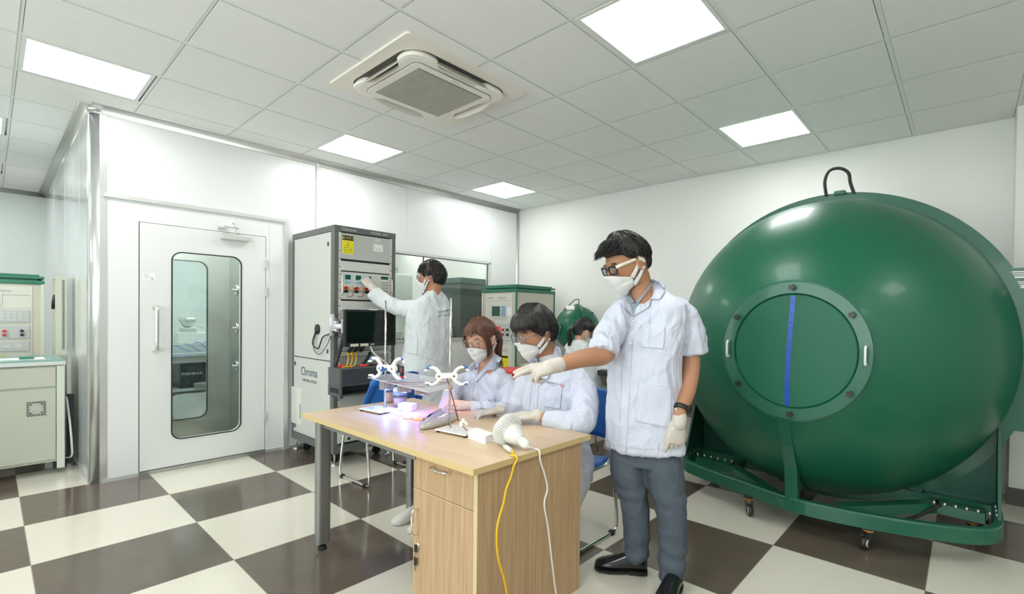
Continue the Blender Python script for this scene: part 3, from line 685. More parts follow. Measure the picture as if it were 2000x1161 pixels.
single(MB().tube(catmull(wp, 6), .0036, 10), 'white_cable', mat('white_pvc', (.84, .82, .78), .35), 'white cord from the LED bulb over the desk edge to the floor', 'cable')
# light of the LED modules
for k, (q, colr) in enumerate(LEDS):
    sl = bpy.data.lights.new('module_light', 'SPOT'); sl.energy = (4.5, 4, 2.2, .5)[k]; sl.color = (colr[0]**1.8, colr[1]**1.8, colr[2]**1.8); sl.spot_size = radians(165); sl.spot_blend = .6; sl.shadow_soft_size = .015
    so = bpy.data.objects.new('module_light', sl); COL.objects.link(so); so.location = q-Vector((0, 0, .006))
# ================================================================= test rack
rk_grey = mat('rack_grey', (.145, .155, .15), .4, .2)
rk_side = mat('rack_panel', (.58, .595, .56), .45, noise_s=4, noise_a=.02)
rk_front = mat('rack_front', (.52, .53, .50), .45)
rk_light = mat('rack_light', (.66, .66, .62), .45)
RX0, RX1, RY0, RY1, RZ0, RZ1 = -4.925, -4.06, 1.89, 2.46, .11, 2.055
rack = Root('test_rack', ((RX0+RX1)/2, (RY0+RY1)/2, 0), 'tall grey and white electronic test rack standing beside the glass panelled door', 'equipment rack')
fr = MB()
for x in (RX0, RX1-.06): 
    for y in (RY0, RY1-.035): fr.bb((x+(.001 if x == RX0 else -.001), y+(.001 if y == RY0 else -.001), RZ0+.001), (x+.06+(.001 if x == RX0 else -.001), y+.035+(.001 if y == RY0 else -.001), RZ1-.001))
for z, hh in ((RZ0, .07), (RZ1-.05, .05)):
    fr.bb((RX0+.06, RY0, z), (RX1-.06, RY0+.035, z+hh)).bb((RX0+.06, RY1-.035, z), (RX1-.06, RY1, z+hh)).bb((RX0, RY0, z), (RX0+.06, RY1, z+hh)).bb((RX1-.06, RY0, z), (RX1, RY1, z+hh))
fr.bb((RX0+.05, RY0+.03, RZ1-.012), (RX1-.05, RY1-.03, RZ1-.002)).bb((RX0+.05, RY0+.03, RZ0+.002), (RX1-.05, RY1-.03, RZ0+.02))
build(fr, 'frame', rk_grey, rack)
sp = build(MB().bb((RX0+.055, RY0-.002, .90), (RX1-.065, RY0+.02, RZ1-.055), .003), 'side_panel', rk_side, rack)
sp2 = build(MB().bb((RX0+.055, RY0-.002, RZ0+.075), (RX1-.065, RY0+.02, .892), .003), 'side_panel', rk_side, rack)
for p, z in ((sp, 1.90), (sp, .98), (sp2, .83), (sp2, .24)):
    x = RX1-.11 if z in (1.90, .98) else RX0+.085
    build(MB().bb((x-.012, RY0-.006, z-.018), (x+.012, RY0-.002, z+.018)), 'panel_latch', mat('latch', (.06, .06, .06), .4), p)
build(MB().bb((RX1-.11-.012, RY0-.006, .80), (RX1-.11+.012, RY0-.002, .836)), 'panel_latch', rk_side, sp2)
build(MB().bb((RX0+.02, RY0+.03, RZ0+.03), (RX1-.05, RY1-.03, RZ1-.02)), 'chassis', mat('chassis_dark', (.10, .10, .10), .6), rack)
text('Chroma', 'brand_mark', mat('chroma_blue', (.02, .05, .12), .5), rack, (atY(604, 728, RY0).x, RY0-.0025, atY(604, 728, RY0).z), (1, 0, 0), (0, 0, 1), .112, .0004, sx=.92)
text('CHROMA ATE INC.', 'company_name', ink, rack, (atY(605, 745, RY0).x, RY0-.0025, atY(604, 745, RY0).z), (1, 0, 0), (0, 0, 1), .038, .0004, sx=1.0)
text('Chroma', 'brand_mark', mat('light_ink', (.62, .64, .62), .5), rack, (RX1+.0005, RY0+.125, RZ1-.026), (0, 1, 0), (0, 0, 1), .040, .0004)
text('MODEL 8001', 'model_mark', mat('light_ink', (.62, .64, .62), .5), rack, (RX1+.0005, RY1-.16, RZ1-.026), (0, 1, 0), (0, 0, 1), .025, .0004, sx=1.2)
FYA, FYB = RY0+.035, RY1-.035
def F(name, y0, y1, z0, z1, d, m, parent=rack, bev=.0, label=None, x=RX1): return build(MB().bb((x-.012, y0, z0), (x+d, y1, z1), bev), name, m, parent, label)
rail = MB()
for y in (FYA, FYB-.022): rail.bb((RX1-.012, y, RZ0+.08), (RX1-.002, y+.022, RZ1-.055))
build(rail, 'mounting_rail', rk_light, rack)
sc_ = MB()
for k in range(24):
    z = .30+.067*k
    for y in (FYA+.011, FYB-.011): sc_.cyl((RX1-.002, y, z), (RX1+.004, y, z), .005, seg=8)
build(sc_, 'screws', mat('screw', (.18, .18, .18), .4, .5), rack)
A, B_ = FYA+.024, FYB-.024
F('blank_panel', A, B_, 1.775, 1.995, .0, rk_front)
F('trim_strip', A, B_, 1.675, 1.755, .012, rk_light)
mod = F('load_module', A, B_, 1.43, 1.665, .0, rk_light)
F('trim_strip', A, B_, 1.335, 1.415, .012, rk_light)
slot = F('slot_module', A, B_, .985, 1.33, .0, rk_front)
F('blank_panel', A, B_, .94, .98, .008, rk_light)
F('terminal_panel', A, B_, .70, .935, -.004, mat('panel_grey2', (.42, .43, .40), .5))
F('blank_panel', A, B_, .35, .66, .0, rk_front)
low = F('recorder', FYA, FYB, .20, .34, .006, mat('recorder_grey', (.62, .62, .58), .45))
build(MB().bb((RX1+.006, A+.08, .25), (RX1+.009, A+.26, .31)), 'screen', mat('screen_grey', (.16, .16, .14), .2), low)
build(MB().bb((RX1+.006, A+.06, .215), (RX1+.01, A+.085, .235)), 'switch', blackp, low)
F('recorder', FYA, FYB, .345, .43, .006, mat('recorder_grey', (.62, .62, .58), .45))
sl = MB()
for k in range(1, 6): sl.bb((RX1-.001, lerp(A, B_, k/6)-.001, .985), (RX1+.0015, lerp(A, B_, k/6)+.001, 1.33))
build(sl, 'slot_gap', grey_ink, slot)
kn = MB()
for k in range(6): kn.cyl((RX1, lerp(A, B_, (k+.5)/6), 1.305), (RX1+.008, lerp(A, B_, (k+.5)/6), 1.305), .008, seg=12)
build(kn, 'slot_screws', mat('screw', (.18, .18, .18), .4, .5), slot)
green_lcd = mat('green_lcd', (.01, .05, .03), .15, emit=.05, emitc=(.05, .5, .3)); cyan_p = mat('cyan_overlay', (.50, .68, .72), .4)
for k in range(3):
    y = A+.055+.094*k; u = build(MB().bb((RX1, y-.040, 1.445), (RX1+.005, y+.040, 1.655)), 'load_unit', rk_light, mod)
    build(MB().bb((RX1+.005, y-.034, 1.56), (RX1+.006, y+.034, 1.648)), 'overlay', cyan_p, mod)
    build(MB().bb((RX1+.006, y-.024, 1.60), (RX1+.0075, y+.024, 1.640)), 'display', green_lcd, mod)
    bb = MB()
    for q in range(5): bb.cyl((RX1+.006, y-.022+.011*q, 1.573), (RX1+.009, y-.022+.011*q, 1.573), .0035, seg=8)
    build(bb, 'button', mat('button_blue', (.05, .2, .45), .4), mod)
    build(MB().cyl((RX1+.005, y-.028, 1.525), (RX1+.02, y-.028, 1.525), .012, seg=12).cyl((RX1+.005, y-.014, 1.528), (RX1+.02, y-.014, 1.528), .012, seg=12), 'red_terminal', redp, mod)
    build(MB().cyl((RX1+.005, y-.026, 1.498), (RX1+.02, y-.026, 1.498), .012, seg=12).cyl((RX1+.005, y-.012, 1.498), (RX1+.02, y-.012, 1.498), .012, seg=12), 'black_terminal', blackp, mod)
    build(MB().cyl((RX1+.005, y+.026, 1.52), (RX1+.022, y+.026, 1.52), .017, seg=14), 'rotary_knob', mat('tan_plastic', (.62, .48, .30), .5), mod)
    build(MB().tube(catmull([(RX1+.02, y+.026, 1.51), (RX1+.045, y+.03, 1.47), (RX1+.03, y+.01, 1.452), (RX1+.012, y-.01, 1.46)], 5), .003, 8), 'test_lead', mat('wire_brown', (.20, .06, .03), .5), mod)
kp = build(MB().bb((RX1, B_-.10, 1.445), (RX1+.006, B_-.012, 1.66)), 'keypad', mat('keypad_cream', (.72, .70, .62), .45), mod)
build(MB().bb((RX1+.006, B_-.09, 1.62), (RX1+.008, B_-.02, 1.648)), 'display', green_lcd, mod)
kb = MB()
for a in range(4):
    for b in range(6): kb.bb((RX1+.006, B_-.086+.018*a, 1.46+.025*b), (RX1+.010, B_-.074+.018*a, 1.474+.025*b))
build(kb, 'keys', mat('key_grey', (.36, .38, .38), .5), mod)
for y in (FYA+.018, FYB-.018):
    for z in (1.545, 1.17):
        if z < 1.3 and y > 2.2: continue
        build(MB().tube(catmull([(RX1, y, z+.075), (RX1+.03, y, z+.07), (RX1+.034, y, z), (RX1+.03, y, z-.07), (RX1, y, z-.075)], 5), .007, 10), 'handle', mat('handle_cream', (.66, .64, .54), .3, .3), rack)
# yellow caution label
ylw = mat('caution_yellow', (.90, .78, .02), .5)
lb = build(MB().bb((RX1+.0005, A+.008, 1.82), (RX1+.002, A+.105, 1.975)), 'caution_label', ylw, rack, 'yellow caution label with black triangle')
build(MB().bb((RX1+.002, A+.008, 1.935), (RX1+.0028, A+.105, 1.975)), 'label_header', blackp, lb)
text('▲ CHÚ Ý', 'label_text', ylw, lb, (RX1+.0029, A+.0565, 1.955), (0, 1, 0), (0, 0, 1), .022, .0002)
cy = A+.0565
tri = [(RX1+.002, cy-.033, 1.868), (RX1+.002, cy+.033, 1.868), (RX1+.002, cy, 1.925)]
build(MB().tube([Vector(p)+Vector((.0006, 0, 0)) for p in tri], .0014, 4, closed=True).bb((RX1+.002, cy-.002, 1.883), (RX1+.0027, cy+.002, 1.905)).bb((RX1+.002, cy-.009, 1.875), (RX1+.0027, cy+.009, 1.878)), 'triangle', blackp, lb)
text('NGUY HIỂM', 'label_text', blackp, lb, (RX1+.0022, cy, 1.853), (0, 1, 0), (0, 0, 1), .014, .0002)
text('ĐIỆN ÁP CAO', 'label_text', blackp, lb, (RX1+.0022, cy, 1.834), (0, 1, 0), (0, 0, 1), .010, .0002)
nt_ = build(MB().bb((RX1+.0005, B_-.16, 1.87), (RX1+.0015, B_-.07, 1.935)), 'paper_note', mat('paper', (.86, .86, .84), .7), rack)
text('U - T4', 'note_text', grey_ink, nt_, (RX1+.0017, B_-.115, 1.89), (0, 1, 0), (0, 0, 1), .02, .0002)
build(MB().bb((RX1+.0005, B_-.15, 1.955), (RX1+.0015, B_-.10, 1.985)), 'paper_note', mat('paper_grey', (.66, .66, .64), .7), rack)
# black connectors and their leads
for k in range(3):
    y = A+.045+.052*k; z = 1.20
    cc = build(MB().bb((RX1, y-.02, z-.03), (RX1+.06, y+.02, z+.03), .004), 'black_connector', blackp, rack)
    build(MB().tube(catmull([(RX1+.05, y+.01, z+.01), (RX1+.10, y+.045, z-.02), (RX1+.10, y+.055, z-.08), (RX1+.07, y+.03, z-.16), (RX1+.03, y+.01, z-.22)], 8), .0155, 12), 'cable', mat('black_sleeve', (.03, .03, .033), .45, bump=.6, bump_s=120), cc)
build(MB().bb((RX1, B_-.10, 1.05), (RX1+.03, B_-.07, 1.08)), 'emergency_switch', redp, rack)
sock = build(MB().lathe([(.045, 0), (.045, .012), (.03, .016), (.001, .016)], (-4.36, RY0-.002, 1.165), (0, -1, 0)), 'cable_socket', blackp, rack)
build(MB().tube(catmull([(-4.36, RY0-.02, 1.15), (-4.40, RY0-.03, 1.04), (-4.28, RY0-.035, 1.0), (-4.20, RY0-.03, 1.10), (-4.08, RY0-.035, 1.13), (-3.98, RY0-.03, 1.16)], 8), .006, 8).tube(catmull([(-4.36, RY0-.02, 1.13), (-4.38, RY0-.03, 1.00), (-4.26, RY0-.035, .95), (-4.14, RY0-.03, 1.02), (-4.05, RY0-.03, 1.12)], 8), .003, 8), 'cable', blk_w, sock)
SX0, SX1 = atY(569.5, 790, RY0).x+.005, atY(590, 790, RY0).x; SZ0, SZ1 = atY(580, 828, RY0).z, atY(580, 757, RY0).z
dp = single(MB().bb((SX0, RY0-.004, SZ0), (SX1, RY0-.0025, SZ1)), 'paper_sheet', mat('paper_beige', (.72, .71, .64), .7), 'printed sheet in a clear sleeve taped low on the side of the test rack', 'paper')
mb = MB()
for k in range(16):
    z = SZ1-.02-.020*k; mb.bb((SX0+.01, RY0-.0052, z-.005), (SX0+random.uniform(.08, .13), RY0-.004, z-.001))
mb.bb((SX1-.04, RY0-.0052, SZ0+.06), (SX1-.015, RY0-.004, SZ0+.2)); build(mb, 'printed_lines', grey_ink, dp)
for x in (RX0+.04, RX1-.04):
    for y in (RY0+.03, RY1-.05):
        build(MB().cyl((x, y, RZ0+.01), (x, y, .02), .007).lathe([(.03, 0), (.03, .008), (.02, .016), (.012, .022)], (x, y, 0)), 'levelling_foot', mat('zinc', (.62, .62, .60), .3, .8), rack)
for x in (RX0+.15, RX1-.14):
    for y in (RY0+.08, RY1-.10):
        build(MB().cyl((x-.013, y, .036), (x+.013, y, .036), .036, seg=20).bb((x-.022, y-.02, .03), (x+.022, y+.02, .13)), 'caster', blackp, rack)
# dark equipment shelf in front of the rack
dk = mat('dark_drawer', (.045, .05, .055), .45, noise_s=8, noise_a=.15)
sh = Root('instrument_box', (-3.95, 2.1, .63), 'dark grey steel instrument box with an open slot, mounted on the front of the rack', 'instrument box')
BX0, BX1, BY0, BY1, BZ = -4.053, -3.845, 1.84, 2.38, .858
dkf = mat('dark_frame', (.10, .105, .105), .45)
build(MB().bb((BX0, BY0, .712), (BX1, BY1, BZ), .004).bb((BX0, BY0, .635), (BX1, BY0+.02, .712)).bb((BX0, BY1-.02, .635), (BX1, BY1, .712)).bb((BX0, BY0+.02, .635), (BX0+.02, BY1-.02, .712)).bb((BX0, BY0, .627), (BX1, BY1, .637)), 'housing', dkf, sh)
build(MB().bb((BX1, BY0+.02, .722), (BX1+.005, BY1-.01, BZ-.008)), 'front_panel', dk, sh)
build(MB().bb((BX0+.04, BY0-.002, .655), (BX1-.02, BY0+.001, .695)), 'side_slot', blackp, sh)
for x in (BX0+.03, BX1-.03):
    for y in (BY0+.03, BY1-.03): build(MB().cyl((x, y, .627), (x, y, .612), .012), 'rubber_foot', black_rub, sh)
# clips and leads lying on the box
def clip(x, y, a, m, lab):
    R = Matrix.Rotation(a, 3, 'Z'); z = BZ
    return single(MB().box((x, y, z+.011), (.055, .016, .020), R, .005).box(Vector((x, y, z+.013)) + R @ Vector((.035, 0, 0)), (.022, .009, .010), R, .002), 'test_clip', m, lab, 'test clip', 'test clips on the instrument box')
clip(-3.89, 2.06, .9, redp, 'red test clip on the instrument box, nearest the yellow leads')
clip(-3.91, 2.14, .6, blackp, 'flat black test clip in the middle of the instrument box')
clip(-3.89, 2.22, 1.0, redp, 'red test clip near the right end of the instrument box')
clip(-3.95, 1.90, 1.2, redp, 'red test clip at the left end of the instrument box')
for k, y0 in enumerate((1.96, 1.995, 2.03)):
    single(MB().tube(catmull([(-3.90, y0-.07, BZ+.006), (-3.92, y0-.03, BZ+.012), (-3.95, y0, BZ+.06), (-3.97, y0+.01, BZ+.10)], 6), .005, 8).cyl((-3.97, y0+.01, BZ+.095), (-3.985, y0+.012, BZ+.112), .011), 'yellow_lead', mat('yellow_pvc', (.86, .50, .01), .35),
           ['leftmost of three thin yellow leads rising from the instrument box', 'middle of three thin yellow leads rising from the instrument box', 'rightmost of three thin yellow leads rising from the instrument box'][k], 'cable', 'yellow leads on the instrument box')
single(MB().tube(catmull([(-4.0, 1.87, BZ+.012), (-3.98, 1.89, .95), (-3.94, 1.91, 1.10), (-3.93, 1.93, 1.22)], 6), .016, 10), 'black_cable', mat('black_sleeve', (.03, .03, .033)), 'thick black cable bundle rising behind the left edge of the monitor', 'cable')
single(MB().tube(catmull([(-3.93, 2.08, BZ+.012), (-3.95, 2.13, BZ+.06), (-3.97, 2.17, BZ+.11)], 6), [.012]*10+[.016]*3, 10), 'black_probe', blackp, 'black probe leaning up from the instrument box toward the rack', 'probe')
# ================================================================= monitor
mon = Root('monitor', (-3.84, 2.09, 1.03), 'black widescreen monitor held by an arm in front of the rack', 'monitor')
MY0, MY1, MZ0, MZ1, MX = 1.865, 2.32, 1.035, 1.340, -3.815
build(MB().bb((MX-.035, MY0, MZ0), (MX, MY1, MZ1), .004), 'casing', blackp, mon)
build(MB().bb((MX, MY0+.018, MZ0+.032), (MX+.0015, MY1-.016, MZ1-.017)), 'screen', mat('screen_black', (.004, .008, .007), .12), mon)
text('ASUS', 'brand_mark', mat('light_ink', (.62, .64, .62), .5), mon, (MX+.0005, (MY0+MY1)/2+.01, MZ0+.015), (0, 1, 0), (0, 0, 1), .016, .0004, bold=.0005)
for y in (MY0+.045, MY0+.13): build(MB().bb((MX+.0005, y, MZ0+.002), (MX+.0015, y+.07, MZ0+.024)), 'tape_label', mat('masking', (.66, .62, .48), .7), mon)
build(MB().bb((MX-.02, MY0+.215, MZ1-.003), (MX+.0015, MY0+.28, MZ1+.006)), 'sensor_tab', white_pl, mon)
build(MB().tube([(MX-.035, MY0+.06, 1.20), (-3.93, MY0-.02, 1.20), (-4.03, 1.855, 1.20)], [(.022, .012)]*3, 10, up=(0, 0, 1)).bb((MX-.055, MY0-.005, 1.15), (MX-.035, MY0+.12, 1.26)).cyl((-4.03, 1.86, 1.12), (-4.03, 1.86, 1.30), .022).bb((-4.058, 1.85, 1.14), (-4.03, 1.9, 1.27)).tube([(-3.92, MY0-.015, 1.235), (-4.03, 1.855, 1.225)], .011).tube([(-3.92, MY0-.015, 1.165), (-4.03, 1.855, 1.175)], .011), 'arm', mat('arm_silver', (.66, .67, .68), .35, .4), mon)
# white power cord hanging under the monitor
build(MB().tube(catmull([(-3.83, 2.09, 1.036), (-3.81, 2.11, .98), (-3.79, 2.16, .93), (-3.76, 2.22, .87), (-3.73, 2.26, .80)], 8), .005, 8), 'power_cord', mat('white_pvc', (.84, .82, .78), .35), mon)

# ================================================================= instrument cabinets of beige and green
beige = mat('beige_paint', (.62, .60, .50), .5, noise_s=3, noise_a=.03)
beige2 = mat('beige_light', (.70, .69, .61), .5)
greenp = mat('green_trim', (.045, .20, .13), .45)
silver_p = mat('instrument_silver', (.55, .57, .56), .4)
red_led = mat('red_led', (.25, .02, .02), .3, emit=.35, emitc=(1, .1, .12))
white_p = mat('paper', (.86, .86, .84), .7)
def instrument_cabinet(x0, x1, y0, y1, z0, z1, face, lab, group='green topped instrument cabinets'):
    """face '-y' or '+x' is the instrument side"""
    t = Root('instrument_cabinet', ((x0+x1)/2, (y0+y1)/2, z0), lab, 'cabinet', group)
    build(MB().bb((x0, y0, z0+.05), (x1, y1, z1-.09), .006), 'body', beige, t)
    g = MB()
    g.bb((x0-.012, y0-.012, z1-.09), (x1+.012, y1+.012, z1-.055), .004)
    g.bb((x0+.03, y0+.03, z1-.055), (x1-.03, y1-.03, z1-.04))
    g.prism([(x0-.01, y0-.01, z1-.04), (x1+.01, y0-.01, z1-.04), (x1+.01, y1+.01, z1-.04), (x0-.01, y1+.01, z1-.04)], (0, 0, .022)).bb((x0+.02, y0+.02, z1-.018), (x1-.02, y1-.02, z1), .004)
    build(g, 'top_cover', greenp, t)
    for (x, y) in ((x0, y0), (x1, y0), (x0, y1), (x1, y1)):
        e = MB().bb((x-.010, y-.010, z0+.04), (x+.010, y+.010, z1-.088), .003)
        if (face == '-y' and (x, y) != (x0, y0)) or face == '+x' and (x, y) == (x0, y1): build(e, 'corner_strip', greenp, t)
        else: build(MB().bb((x-.012, y-.012, z0+.04), (x+.012, y+.012, z1-.088), .003), 'corner_strip', beige2, t)
    build(MB().bb((x0+.01, y0+.01, z0), (x1-.01, y1-.01, z0+.05)), 'plinth', mat('plinth', (.05, .05, .05), .5), t)
    if face == '-y': O = Vector((x0, y0, 0)); U = Vector((1, 0, 0)); Nn = Vector((0, -1, 0)); wd = x1-x0
    else: O = Vector((x1, y0, 0)); U = Vector((0, 1, 0)); Nn = Vector((1, 0, 0)); wd = y1-y0
    def q(name, u0, u1, z0_, z1_, d, m, par=None, d0=0.):
        a = O+U*(u0*wd)+Nn*d0; b = O+U*(u1*wd)+Nn*(d0+d); a.z = z0_; b.z = z1_
        lo = Vector([min(a[i], b[i]) for i in range(3)]); hi = Vector([max(a[i], b[i]) for i in range(3)])
        return build(MB().bb(lo, hi), name, m, par or t)
    P_ = lambda u, z, d: O+U*(u*wd)+Nn*d+Vector((0, 0, z))
    p0 = q('front_panel', .10, .90, z0+.10, z1-.11, .006, beige2)
    top = z1-.11; d = .0062
    text('EVERFINE', 'brand_mark', grey_ink, t, P_(.24, top-.05, .0065), U, (0, 0, 1), .026, .0003); text('光电测试系统', 'title_mark', grey_ink, t, P_(.60, top-.05, .0065), U, (0, 0, 1), .022, .0003)
    q('panel_line', .12, .88, top-.085, top-.081, .0012, grey_ink, None, d)
    if face == '+x':
        zz = top
        mm = q('control_module', .20, .62, zz-.185, zz-.075, .006, rk_light, None, d); q('display', .22, .42, zz-.17, zz-.09, .002, blackp, mm, d+.006); q('keypad', .46, .60, zz-.17, zz-.09, .002, mat('keypad_blue', (.20, .38, .60), .5), mm, d+.006)
        for kk_, (za, zb) in enumerate(((.325, .215), (.47, .36), (.585, .50))):
            mm = q(('spectrum_meter', 'power_meter', 'switch_module')[kk_], .02, .87, zz-za, zz-zb, .012, silver_p, None, d)
            if kk_ < 2: q('display', .10, .55 if kk_ == 0 else .48, zz-za+.035, zz-zb-.03, .002, blackp, mm, d+.012)
            if kk_ == 0:
                for a in range(4):
                    for b in range(3): build(MB().box(P_(.62+.055*a, zz-za+.027+.026*b, d+.0135), (.004, .02, .018)), 'key', rk_light, mm)
            if kk_ == 1:
                for u, m_ in ((.64, redp), (.80, blackp)):
                    for z in (zz-za+.03, zz-za+.065): build(MB().cyl(P_(u, z, d+.012), P_(u, z, d+.035), .012, seg=12), 'terminal', m_, mm)
                for u in (.2, .36): build(MB().cyl(P_(u, zz-za+.03, d+.012), P_(u, zz-za+.03, d+.03), .016, seg=14), 'rotary_knob', silver_p, mm)
            if kk_ == 2:
                for a in range(7): q('socket', .08+.11*a, .14+.11*a, zz-za+.03, zz-zb-.03, .003, rk_light if a != 4 else mat('key_grey', (.36, .38, .38), .5), mm, d+.012)
        for z in (.20, .343, .485, .60): q('panel_line', .0, .90, zz-z-.002, zz-z, .0012, grey_ink, None, d)
        yl = q('caution_label', .40, .66, zz-.71, zz-.625, .0015, ylw, None, d); q('label_header', .41, .65, zz-.65, zz-.63, .001, blackp, yl, d+.0015)
        return t
    m1 = q('control_module', .28, .72, top-.30, top-.13, .006, rk_light, None, d)
    q('display', .31, .55, top-.27, top-.15, .002, mat('lcd_dark', (.02, .05, .04), .2, emit=.03, emitc=(.1, .7, .5)), m1, d+.006); q('keypad', .59, .70, top-.27, top-.15, .002, mat('keypad_blue', (.20, .38, .60), .5), m1, d+.006)
    kk = MB()
    for a in range(3):
        for b in range(3):
            c_ = P_(.605+.03*a, top-.255+.035*b, d+.009); kk.sphere(c_, .006, 8)
    build(kk, 'keys', white_pl, m1)
    q('paper_note', .74, .88, top-.26, top-.16, .001, white_p, None, d)
    m2 = q('power_meter', .12, .88, top-.56, top-.36, .010, silver_p, None, d)
    q('display', .22, .58, top-.45, top-.395, .002, red_led if face == '-y' else mat('lcd_dark', (.02, .05, .04)), m2, d+.010)
    for u, m_ in ((.66, redp), (.80, blackp)):
        for z in (top-.43, top-.49): build(MB().cyl(P_(u, z, d+.01), P_(u, z, d+.035), .014, seg=12), 'terminal', m_, m2)
    for u in (.22, .38): build(MB().cyl(P_(u, top-.505, d+.01), P_(u, top-.505, d+.03), .018, seg=14), 'rotary_knob', silver_p, m2)
    q('panel_line', .10, .90, top-.60, top-.596, .0012, grey_ink, None, d)
    dt = MB()
    for k in range(12): dt.bb(P_(.2+.05*k, top-.70, 0)+Nn*d-Vector((.003, .003, .0)), P_(.2+.05*k, top-.66, 0)+Nn*(d+.001)+Vector((.003, .003, .0)))
    build(dt, 'vent_slots', grey_ink, t)
    yl = q('caution_label', .60, .80, top-.92, top-.74, .0015, ylw, None, d); q('label_header', .61, .79, top-.77, top-.745, .001, blackp, yl, d+.0015)
    build(MB().tube([P_(.64, top-.87, d+.002), P_(.76, top-.87, d+.002), P_(.70, top-.79, d+.002)], .0015, 4, closed=True), 'triangle', blackp, yl)
    sk = q('socket_strip', .52, .90, top-1.22, top-1.10, .004, silver_p, None, d)
    for u in (.60, .71, .82): q('socket', u-.035, u+.035, top-1.19, top-1.13, .003, mat('socket_dark', (.12, .12, .12), .5), sk, d+.004)
    q('panel_line', .10, .90, top-1.04, top-1.036, .0012, grey_ink, None, d)
    return t
instrument_cabinet(-4.62, -4.03, 4.02, 4.70, 0, 1.68, '-y', 'beige instrument cabinet with green top and red digits near the far corner')
instrument_cabinet(-7.12, -6.5, -.32, .33, 0, 1.63, '+x', 'green topped beige instrument cabinet in the left room, behind the low console')
# low console in front of it
con = Root('control_console', (-5.8, -.2, 0), 'low grey green metal console with a green top and round fan grille', 'console')
gg = mat('console_paint', (.46, .475, .39), .45, noise_s=5, noise_a=.04)
K0, K1, KY0, KY1 = -6.15, -5.50, -1.1, .40
build(MB().bb((K0, KY0, .10), (K1-.012, KY1, .865), .004), 'body', gg, con)
build(MB().bb((K0, KY0, .87), (K1+.01, KY1+.005, .90)), 'top_edge', mat('console_trim', (.62, .66, .64), .35, .3), con)
build(MB().bb((K0, KY0, .90), (K1+.0, KY1, .91)), 'green_top', mat('green_top', (.20, .36, .31), .25), con)
build(MB().bb((K1-.012, KY0, .12), (K1, KY1-.05, .685), .003), 'front_door', gg, con)
build(MB().bb((K1-.012, KY0, .702), (K1, KY1-.05, .855), .003), 'front_panel', gg, con)
build(MB().bb((K1-.012, KY1-.045, .045), (K1+.003, KY1, .865), .002), 'corner_post', mat('console_post', (.58, .62, .54), .4), con)
fy, fz = atX(71, 799, K1).y, atX(71, 799, K1).z
fg = MB()
for a in range(-3, 4):
    for b in range(-3, 4):
        y = fy+a*.0150; z = fz+b*.0165
        if (abs(a) >= 3 or abs(b) >= 3 or a*a+b*b > 7): fg.box((K1+.001, y, z), (.002, .019, .0055), Matrix.Rotation(-.75, 3, 'X'))
build(fg, 'fan_slots', blackp, con)
fnn = MB()
for r in (.012, .022, .031): fnn.tube([(K1+.004, fy+r*cos(a), fz+r*sin(a)) for a in [2*pi*k/24 for k in range(24)]], .0018, 6, closed=True)
build(fnn.cyl((K1, fy, fz), (K1+.002, fy, fz), .034), 'fan_guard', mat('zinc', (.62, .62, .60), .3, .8), con)
single(MB().bb((-5.85, .05, .911), (-5.62, .30, .914)), 'paper_sheet', white_p, 'white sheet of paper on the green top of the low console', 'paper')
single(MB().bb((-5.72, .16, .915), (-5.64, .24, .932), .003), 'green_clip', greenp, 'small green clip lying on the paper on the console', 'clip')
# open perforated rack frame by the partition
pf = Root('open_rack_frame', (-6.3, .42, 0), 'tall beige open rack frame with a row of punched holes beside the partition', 'rack frame')
px_, py_ = -5.62, .42
pc_ = mat('frame_beige', (.60, .60, .50), .5)
build(MB().bb((-6.24, .392, 0), (-6.165, .462, 1.61)).bb((-6.24, .392, 1.59), (-6.46, .462, 1.61)).bb((-6.50, .392, 0), (-6.46, .462, 1.61)), 'upright', pc_, pf)
ho = MB()
for k in range(42): ho.bb((-6.18, .432, .96+.0148*k), (-6.163, .448, .967+.0148*k)) 
build(ho, 'punched_holes', blackp, pf)
build(MB().bb((-6.46, .43, .95), (-6.24, .44, 1.59)), 'side_panel', beige2, pf)
build(MB().tube([(-6.28, .395, 1.44), (-6.26, .385, 1.38), (-6.29, .385, 1.32)], .014, 8), 'black_latch', blackp, pf)
single(MB().bb((-5.62, .42, .05), (-5.56, .46, .62), .004), 'black_case', blackp, 'narrow black case on the floor behind the console end', 'case')
single(MB().tube(catmull([(-5.57, .415, .60), (-5.52, .43, .40), (-5.50, .44, .22), (-5.53, .44, .12), (-5.60, .40, .10)], 8), .007, 8), 'grey_hose', mat('grey_hose', (.62, .63, .62), .4), 'grey hose curving down beside the black case near the corner post', 'hose')
# ================================================================= big integrating sphere
GM = mat('sphere_green', (.0075, .112, .058), .36, noise_s=1.5, noise_a=.08, bump=.25, bump_s=300, coat=.10, spec=.45)
GF = mat('frame_green', (.014, .115, .066), .33, noise_s=3, noise_a=.06, coat=.2)
SX, SY, SZ, SR = -.765, 3.93, 1.118, 1.02
sph = Root('integrating_sphere', (SX, SY, 0), 'huge green integrating sphere with round hatch on a wheeled base', 'integrating sphere')
SO = Vector((SX, SY, SZ))
hatch_d = .944
def hemi(sgn, name, cut):
    pr = []
    n = 40; a0 = math.acos(cut)
    for k in range(n+1):
        a = pi/2 - (pi/2-a0)*k/n; pr.append((SR*sin(a), SR*cos(a)))
    pr2 = [(r*.985, h*.985) for r, h in reversed(pr)]
    m = MB(); ax = Vector((0, -sgn, 0)); rings = pr+pr2; m.lathe(rings, SO, ax, 96)
    return build(m, name, GM, sph)
HC = Vector((-.742, 0, 1.126)); 
hemi(1, 'front_shell', .9255); hemi(-1, 'rear_shell', .9999)
